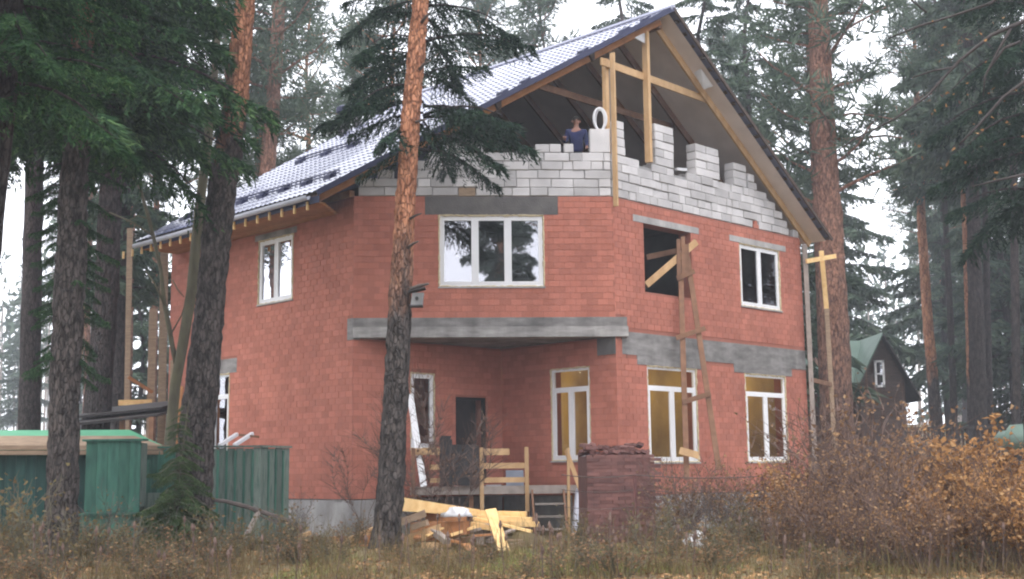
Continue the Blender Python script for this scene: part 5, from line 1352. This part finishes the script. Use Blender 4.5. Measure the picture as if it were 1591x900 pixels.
for i in range(21):
    side = rgF.random()
    px = rgF.uniform(-60, 560) if side < .42 else (rgF.uniform(1230, 1660) if side < .9 else rgF.uniform(560, 1230))
    if 1335 < px < 1450: px += 120
    k = rgF.choice(('pine_a', 'pine_b', 'spruce_a', 'spruce_b', 'spruce_a', 'pine_b'))
    place(k, far_l[k], px, rgF.uniform(72, 125), rgF.uniform(0, 6.2), rgF.uniform(.85, 1.25), 'hazy far forest trees')
# trees on the near side of the lane that the upper panes mirror
for i, (k, x, y, sc, lab) in enumerate((('spruce_a', 4, -6, 1, 'spruce across the lane mirrored in the wide front window'), ('pine_a', -3, -12, 1, 'pine across the lane mirrored in the middle front pane'), ('spruce_a', 10, -14, 1.1, 'second spruce across the lane mirrored in the right front pane'), ('spruce_a', -9, -10, .9, 'spruce across the lane mirrored at the left of the front window'), ('pine_b', 18, -4, 1, 'pine across the lane mirrored in the right gable windows'), ('spruce_a', 26, 6, 1, 'spruce beside the lane mirrored in the right gable windows'), ('pine_b', -24, 8, .9, 'pine beside the lane at the far left'), ('pine_b', -30, 36, .9, 'pine left of the plot mirrored in the left side window'), ('pine_a', -44, 42, 1.0, 'second pine left of the plot mirrored in the left side window'), ('spruce_b', 19.5, 33, 1.0, 'low spruce right of the plot mirrored in the right gable windows'), ('spruce_a', 25, 37, 1.0, 'tall spruce right of the plot mirrored in the upper gable window'), ('spruce_b', 31, 35, 1.2, 'bushy spruce right of the plot mirrored in the left gable window'), ('spruce_b', 40, 39, 1.3, 'largest bushy spruce right of the plot mirrored in the gable windows'), ('spruce_a', -1, -26, 1.2, 'tall spruce across the lane mirrored beside the sky in the front window'), ('pine_a', 5.5, -20, 1.2, 'high crowned pine across the lane mirrored beside the spruces'), ('spruce_a', 7, -30, 1.3, 'tallest spruce across the lane mirrored in the front window'))):
    t = place(k, lab, 800, 50, i*1.3, sc, 'trees across the lane'); t.location = (x, y, 0)

# bare branches reaching in from the right
br = thing('bare_branch', 'bare leafless boughs reaching in from the right edge with a few yellow leaves', 'branch', at(1640, 200, 18))
m = MB()
for rows in ([(1660, 20, 9), (1591, 33, 7), (1540, 55, 6), (1490, 95, 5), (1440, 150, 4), (1390, 185, 3.5), (1330, 215, 2.4), (1300, 235, 2)],
             [(1660, 90, 8), (1591, 128, 6.5), (1560, 150, 5), (1520, 195, 4), (1490, 225, 3)],
             [(1590, -40, 6), (1540, 5, 5), (1480, 25, 4), (1430, 40, 4), (1380, 60, 2)],
             [(1570, 45, 5), (1550, 80, 4), (1530, 120, 3), (1528, 150, 2)], [(1585, 65, 5), (1560, 75, 4), (1535, 110, 3)],
             [(1600, 270, 6), (1560, 278, 4), (1510, 290, 2)], [(1480, 105, 4), (1450, 110, 3), (1420, 120, 2)], [(1440, 20, 4), (1410, -5, 3)]): pxt(m, 18, rows, 6)
m.build('bough', M_TWIGD, br, smooth=True)
lv = []
rgL = random.Random(3)
def leafquad(V, c, s, rg):
    e = np.array([rg.gauss(0, 1), rg.gauss(0, 1), rg.gauss(0, .7)]); e /= np.linalg.norm(e); w = np.cross(e, [rg.gauss(0, 1), rg.gauss(0, 1), rg.gauss(0, 1)]); w /= np.linalg.norm(w)+1e-6
    V += [c - w*s*.3, c + w*s*.3 + e*s*.2, c + e*s]; V += [c - w*s*.3, c + e*s, c - w*s*.35 + e*s*.55]
for _ in range(60): leafquad(lv, at(rgL.uniform(1430, 1600), rgL.uniform(20, 290), 18 + rgL.uniform(-.4, .4)), rgL.uniform(.04, .08), rgL)
fo = bpy.data.objects.new('foliage', soup('foliage', np.array(lv), M_LEAFO)); COL.objects.link(fo); fo.parent = br; fo.location = tuple(-world_loc(br))
# dark fallen branch before the fence
fb_ = MB(); pxt(fb_, 24.6, [(318, 776, 6), (350, 779, 6), (385, 788, 7), (420, 800, 7), (445, 808, 6), (472, 822, 4)], 6); pxt(fb_, 24.6, [(385, 788, 4), (412, 806, 3), (440, 812, 3), (462, 818, 2)], 5)
tag(fb_.build('fallen_branch', M_TWIGG, origin=at(395, 790, 24.6)), 'dark broken branch slanting in front of the green fence', 'branch')
plank('grey_stake', 'grey leaning stake propped on the fallen branch before the fence', 'stake', at(372, 852, 24.3), at(402, 795, 24.6), .09, .06, M_GREYW)

# ------------------------------------------------------------------ shrubs, weeds, grass
def bush_mesh(seed, n_st, hgt, spread, n_leaf, leaf_s, curl=.5):
    rg = random.Random(seed); mb = MB(); L = []
    for i in range(n_st):
        a = rg.uniform(0, 6.28); r0 = rg.uniform(0, .25)*spread; p = np.array([math.cos(a)*r0, math.sin(a)*r0, -.05]); h = hgt*rg.uniform(.55, 1.1)
        d = np.array([math.cos(a)*rg.uniform(.05, .55), math.sin(a)*rg.uniform(.05, .55), 1.]); d /= np.linalg.norm(d); pts = [p]; k = 7 if n_st >= 8 else 16
        for s in range(k):
            d = d + np.array([rg.gauss(0, .14), rg.gauss(0, .14), rg.gauss(-.03 if n_st >= 8 else .0, .06)*curl]); d /= np.linalg.norm(d); pts.append(pts[-1] + d*h/k)
            if s > (5 if n_st < 8 else 1):
                for _ in range(7 if n_st < 8 else 2):
                    e = d + np.array([rg.gauss(0, .7), rg.gauss(0, .7), rg.gauss(.1, .35)]); e /= np.linalg.norm(e); l = h*rg.uniform(.10, .32)*(.6 if n_st < 8 else 1); q = pts[-1]; q1 = q + e*l*.5; q2 = q1 + (e + np.array([rg.gauss(0, .3), rg.gauss(0, .3), .1]))*l*.5
                    mb.tube([q, q1, q2], [.006, .0045, .002], 3, cap=False); L += [q1, q2]
        mb.tube(pts, list(np.linspace(.011, .003, len(pts))), 3, cap=False); L += pts[3:]
    me = bpy.data.meshes.new('stems'); me.from_pydata([tuple(v) for v in mb.v], [], mb.f)
    V = []
    for _ in range(n_leaf):
        c = L[rg.randrange(len(L))] + np.array([rg.gauss(0, .05), rg.gauss(0, .05), rg.gauss(0, .05)]); leafquad(V, c, leaf_s*rg.uniform(.6, 1.3), rg)
    return me, np.array(V) if V else None
bkinds = {}
def bush(kind, label, px, d, sc, yaw, group, py=None):
    if kind not in bkinds:
        args, stem, leaf = {'bare': ((1, 36, 1.9, 1.2, 260, .06), M_TWIG, M_LEAF), 'leafy': ((2, 34, 1.5, 1.4, 2700, .078), M_TWIG, M_LEAFO), 'brown': ((3, 40, 1.7, 1.4, 1000, .065), M_TWIG, M_LEAF), 'sapling': ((6, 7, 3.5, .7, 60, .05), M_TWIG, M_LEAF), 'grey': ((4, 13, 1.6, .9, 60, .05), M_TWIGG, M_LEAF), 'weed': ((5, 26, 1.0, 1.0, 300, .07), M_STEM, M_GRASS)}[kind]
        me, V = bush_mesh(*args); me.materials.append(stem); bkinds[kind] = (me, soup('foliage', V, leaf))
    me, lf = bkinds[kind]; q = at(px, 800, d)
    t = thing(kind + '_shrub' if kind != 'weed' else 'weed_clump', label, 'shrub', (q[0], d, ground_z(q[0], d)), group)
    for nm, mm_ in (('stems', me), ('foliage', lf)):
        o = bpy.data.objects.new(nm, mm_); COL.objects.link(o); o.parent = t
    t.rotation_euler = (0, 0, yaw); t.scale = (sc,)*3; return t
GB = 'autumn shrubs at the lower right'
for i, (k, px, d, sc, lab) in enumerate((
  ('leafy', 1570, 19.5, 1.25, 'orange leaved shrub at the right edge, brightest of the thicket'),
  ('leafy', 1510, 20.5, 1.1, 'orange brown shrub just left of the brightest one at the right edge'),
  ('brown', 1440, 21.0, 1.2, 'brown shrub below the dark picket fence'),
  ('brown', 1380, 22.5, 1.45, 'tall brown shrub in front of the green roofed cottage'),
  ('bare', 1330, 23.5, 1.35, 'tallest twiggy shrub right of the pale scaffold poles'),
  ('bare', 1290, 25.0, 1.25, 'twiggy shrub at the foot of the pale scaffold poles'),
  ('brown', 1055, 24.8, .7, 'low brown shrub beside the brick stack at the ladder foot'),
  ('brown', 1130, 24.6, .8, 'brown shrub under the gap between the two gable ground floor windows'),
  ('brown', 1200, 24.3, .85, 'brown shrub in front of the large white sack'),
  ('leafy', 1255, 23.2, .9, 'tan leaved shrub right of the large white sacks'),
  ('grey', 1240, 25.0, 1.05, 'thin bare shrub before the two large white sacks'),
  ('grey', 1150, 26.0, 1.0, 'thin grey shrub below the right ground floor window'),
  ('bare', 1065, 25.0, .85, 'reddish twiggy shrub at the ladder foot, right of the brick stack'),
  ('grey', 1100, 24.0, .95, 'thin grey shrub right of the ladder foot'),
  ('brown', 1300, 20.5, .85, 'low brown shrub in front of the tallest twiggy one'),
  ('bare', 1390, 19.5, .95, 'low reddish shrub near the bottom right, among fallen leaves'),
  ('leafy', 1470, 18.6, .75, 'low orange shrub at the bottom right corner of the verge'),
  ('brown', 1545, 18.0, .8, 'low brown shrub at the bottom right corner'),
  ('brown', 1220, 21.0, .6, 'small brown shrub before the rusty post'),
  ('sapling', 700, 27.2, 1.0, 'tall bare sapling spreading fine twigs before the porch door'),
  ('sapling', 655, 26.6, .85, 'bare sapling just right of the orange pine, before the porch window'),
  ('sapling', 572, 26.6, .75, 'thin bare sapling left of the orange pine at the house corner'),
  ('leafy', 1590, 17.8, .9, 'orange shrub cut by the lower right corner'),
  ('brown', 1350, 18.8, .7, 'low brown shrub at the lower right below the tall twiggy ones'),
  ('brown', 1430, 18.0, .7, 'low brown shrub near the bottom edge left of the orange corner shrub'),
  ('bare', 1270, 22.0, .8, 'reddish bare shrub right of the rusty post'),
  ('leafy', 1420, 23.5, 1.15, 'leafy orange brown shrub before the end of the picket fence'),
  ('weed', 25, 20.5, 1.4, 'tall dry weed clump before the shed at the left edge'),
  ('weed', 70, 19.5, 1.0, 'dry weed clump at the foot of the grey left pine'),
  ('weed', 140, 20.5, .9, 'dry weed clump below the low green chest'),
  ('grey', 165, 22.5, .8, 'thin bare twigs before the low green chest'),
  ('weed', 215, 20.0, .8, 'weed clump left of the young spruce'),
  ('weed', 345, 21.0, .9, 'weed clump at the right of the young spruce'),
  ('weed', 430, 21.5, .85, 'weed clump below the end of the green fence'),
  ('grey', 455, 24.0, .75, 'thin bare twigs at the end of the green fence by the plinth'),
  ('weed', 520, 20.5, .6, 'low weed clump left of the orange pine foot'),
  ('weed', 900, 22.5, .75, 'weed clump before the brick stack'),
  ('weed', 1010, 21.5, .9, 'tall weed clump right of the brick stack foot'),
  ('weed', 1120, 20.0, .7, 'weed clump beside the white sack in the grass'),
  ('weed', 1180, 22.0, .9, 'weed clump below the rusty post'),
  )):
    bush(k, lab, px, d, sc, i*1.7, GB if px > 1040 and k != 'weed' else None)

def blades(name, n, region, hmin, hmax, wid, mat, seed, dens=None, lean=.5):
    rg = np.random.default_rng(seed); x = rg.uniform(region[0], region[1], n); y = region[2] + (region[3]-region[2])*rg.random(n)**1.2
    keep = np.abs(x) < y*.46; x, y = x[keep], y[keep]
    if dens is not None: k = rg.random(len(x)) < dens(x, y); x, y = x[k], y[k]
    n = len(x); z = np.array([ground_z(a, b) for a, b in zip(x, y)]); h = rg.uniform(hmin, hmax, n)*(.6+.8*rg.random(n)); a = rg.uniform(0, 6.28, n); lx, ly = rg.normal(0, lean, n)*h, rg.normal(0, lean, n)*h
    b = np.stack([x, y, z-.02], 1); w = np.stack([np.cos(a), np.sin(a), 0*a], 1)*wid; md = b + np.stack([lx*.35, ly*.35, h*.6], 1); tp = b + np.stack([lx, ly, h], 1)
    V = np.empty((n, 9, 3)); V[:, 0] = b-w; V[:, 1] = b+w; V[:, 2] = md+w*.7; V[:, 3] = b-w; V[:, 4] = md+w*.7; V[:, 5] = md-w*.7; V[:, 6] = md-w*.7; V[:, 7] = md+w*.7; V[:, 8] = tp
    # weld the blade's three triangles into one strip so that each blade is one piece
    P = np.stack([b-w, b+w, md+w*.7, md-w*.7, tp], 1).reshape(-1, 3); o = np.arange(n)*5
    F = np.concatenate([np.stack([o, o+1, o+2], 1), np.stack([o, o+2, o+3], 1), np.stack([o+3, o+2, o+4], 1)])
    me = tri_mesh(name, P, F, mat); ob = bpy.data.objects.new(name, me); COL.objects.link(ob); tag(ob, None, None, None, 'stuff'); return ob
pat = lambda x, y: np.clip(.45+.6*np.sin(x*1.7+2+.8*np.sin(y))*np.sin(y*1.3+.5*np.sin(x*2.3)) + .35*np.sin(x*4.1+y), .05, 1)
o = blades('dry_grass', 46000, (-11, 11, 16, 30), .07, .34, .006, M_GRASS, 1, lambda x, y: pat(x, y)*np.where(y > 23.3, .45, 1)); o['label'] = 'dry straw coloured grass and weeds over the foreground verge'; o['category'] = 'grass'
o = blades('green_grass', 26000, (-3.5, 5.5, 17.5, 24), .05, .17, .006, M_GRASSG, 2, lambda x, y: np.clip(np.sin(x*1.1+.4)*.6+.45+.3*np.sin(y*2.1), 0, 1)); o['label'] = 'patches of short yellow green grass before the timber heap'; o['category'] = 'grass'
o = blades('tall_dry_stalks', 2600, (-11, 11, 16, 27), .4, .8, .005, M_GRASS, 3, None, .22); o['label'] = 'taller dry weed stalks scattered across the verge'; o['category'] = 'weeds'
# rank undergrowth along the verge, one mass
wme, wlf = bkinds['weed']; rgU = random.Random(77); UV = []; UF = []; UL = []; nv = 0
wv_ = np.array([v.co[:] for v in wme.vertices]); wf_ = np.array([t for p in wme.polygons for t in ([p.vertices[0], p.vertices[1], p.vertices[2]], [p.vertices[0], p.vertices[2], p.vertices[3]])]); lv_ = np.array([v.co[:] for v in wlf.vertices])
for _ in range(85):
    y = rgU.uniform(17, 26); x = rgU.uniform(-.43, .43)*y
    if -2.6 < x < 3.4 and y > 21.5: continue
    sc_ = np.array([rgU.uniform(.5, 1.1), rgU.uniform(.5, 1.1), rgU.uniform(.25, .62)]); o3 = np.array([x, y, ground_z(x, y)]); a_ = rgU.uniform(0, 6.28)
    UV.append(rotz(wv_*sc_, a_)+o3); UF.append(wf_+nv); nv += len(wv_); UL.append(rotz(lv_*sc_, a_)+o3)
o = bpy.data.objects.new('undergrowth', tri_mesh('undergrowth', np.concatenate(UV), np.concatenate(UF), M_STEM)); COL.objects.link(o); tag(o, 'rank brown undergrowth along the verge', 'undergrowth', None, 'stuff')
oc = bpy.data.objects.new('foliage', soup('foliage', np.concatenate(UL), M_LEAF)); COL.objects.link(oc); oc.parent = o; oc['kind'] = 'stuff'
# seed heads on stalks
sh_ = MB(); rgS = random.Random(9)
for _ in range(90):
    q = at(rgS.uniform(20, 1560), 870, rgS.uniform(16.6, 20)); h = rgS.uniform(.35, .75); q[2] = ground_z(q[0], q[1]); t = q + np.array([rgS.gauss(0, .06), rgS.gauss(0, .05), h])
    sh_.tube([q, lerp(q, t, .6), t], [.007, .006, .005], 4); sh_.tube([t, t+(0, 0, .05), t+(0, 0, .11)], [.012, .026, .008], 6)
o = sh_.build('dark_seed_heads', M_TWIG); tag(o, 'dark dry seed heads standing among the foreground grass', 'weeds', None, 'stuff')
# leaves on the ground
rgK = random.Random(13); V = []
for _ in range(15000):
    y = 16 + 22*rgK.random()**1.3; x = rgK.uniform(-.44, .46)*y; c = np.array([x, y, ground_z(x, y)+rgK.uniform(.005, .06)]); a = rgK.uniform(0, 6.28); s = rgK.uniform(.05, .15); u = np.array([math.cos(a), math.sin(a), rgK.uniform(-.4, .4)])*s; w = np.array([-math.sin(a), math.cos(a), rgK.uniform(-.4, .4)])*s*.6
    V += [c-u*.5, c+w*.5, c+u*.5, c-u*.5, c+u*.5, c-w*.5]
o = bpy.data.objects.new('fallen_leaves', soup('fallen_leaves', np.array(V), M_LITTER)); COL.objects.link(o); tag(o, 'brown fallen leaves strewn over the ground', 'leaves', None, 'stuff')

# far wood: one mass of thin trunks and crowns closing the view
rgW = np.random.default_rng(4); Vt = []; Vc = []
for i in range(230):
    y = rgW.uniform(128, 175); x = rgW.uniform(-.52, .52)*y; z = ground_z(x, y); h = rgW.uniform(14, 26); r = rgW.uniform(.10, .22)
    Vt.append(((x, y, z), (x+rgW.normal(0, .6), y, z+h), r))
    n = 60; t = .25+.75*rgW.random(n); rad = 2.6*(1-t)**.7+.3; a = rgW.uniform(0, 6.28, n); q = rgW.random(n)**.5
    c = np.stack([x + np.cos(a)*rad*q, y + np.sin(a)*rad*q, z + h*(.22+.78*t)], 1); e = rgW.normal(0, 1, (n, 3)); e /= np.linalg.norm(e, axis=1)[:, None]; f = rgW.normal(0, 1, (n, 3)); f /= np.linalg.norm(f, axis=1)[:, None]
    Vc.append(np.stack([c-f*.35, c+f*.35, c+e*1.1], 1).reshape(-1, 3))
m = MB()
for a, b, r in Vt: m.tube([a, b], [r, r*.3], 5, cap=False)
fw_ = m.build('far_wood', M_GREYW); tag(fw_, 'misty far wood closing the view behind everything', 'wood', None, 'stuff')
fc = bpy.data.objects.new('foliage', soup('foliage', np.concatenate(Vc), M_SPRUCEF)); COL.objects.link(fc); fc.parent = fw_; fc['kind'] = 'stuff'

# ------------------------------------------------------------------ mist
hz = MB(); hz.box((-230, -90, -1.4), (460, 0, 0), (0, 395, 0), (0, 0, 48)); hm_ = bpy.data.materials.new('mist'); hm_.use_nodes = True
nt = hm_.node_tree; nt.nodes.remove(nt.nodes['Principled BSDF']); pv = nt.nodes.new('ShaderNodeVolumePrincipled'); pv.inputs['Color'].default_value = (.88, .92, 1, 1); pv.inputs['Density'].default_value = .0013; pv.inputs['Anisotropy'].default_value = .2
nt.links.new(pv.outputs['Volume'], nt.nodes['Material Output'].inputs['Volume'])
tag(hz.build('haze', hm_), None, None, None, 'stuff')
tt = sum(len(o.data.polygons) for o in SC.objects if o.type == 'MESH'); print('faces', tt, 'unique', sum(len(m.polygons) for m in bpy.data.meshes))
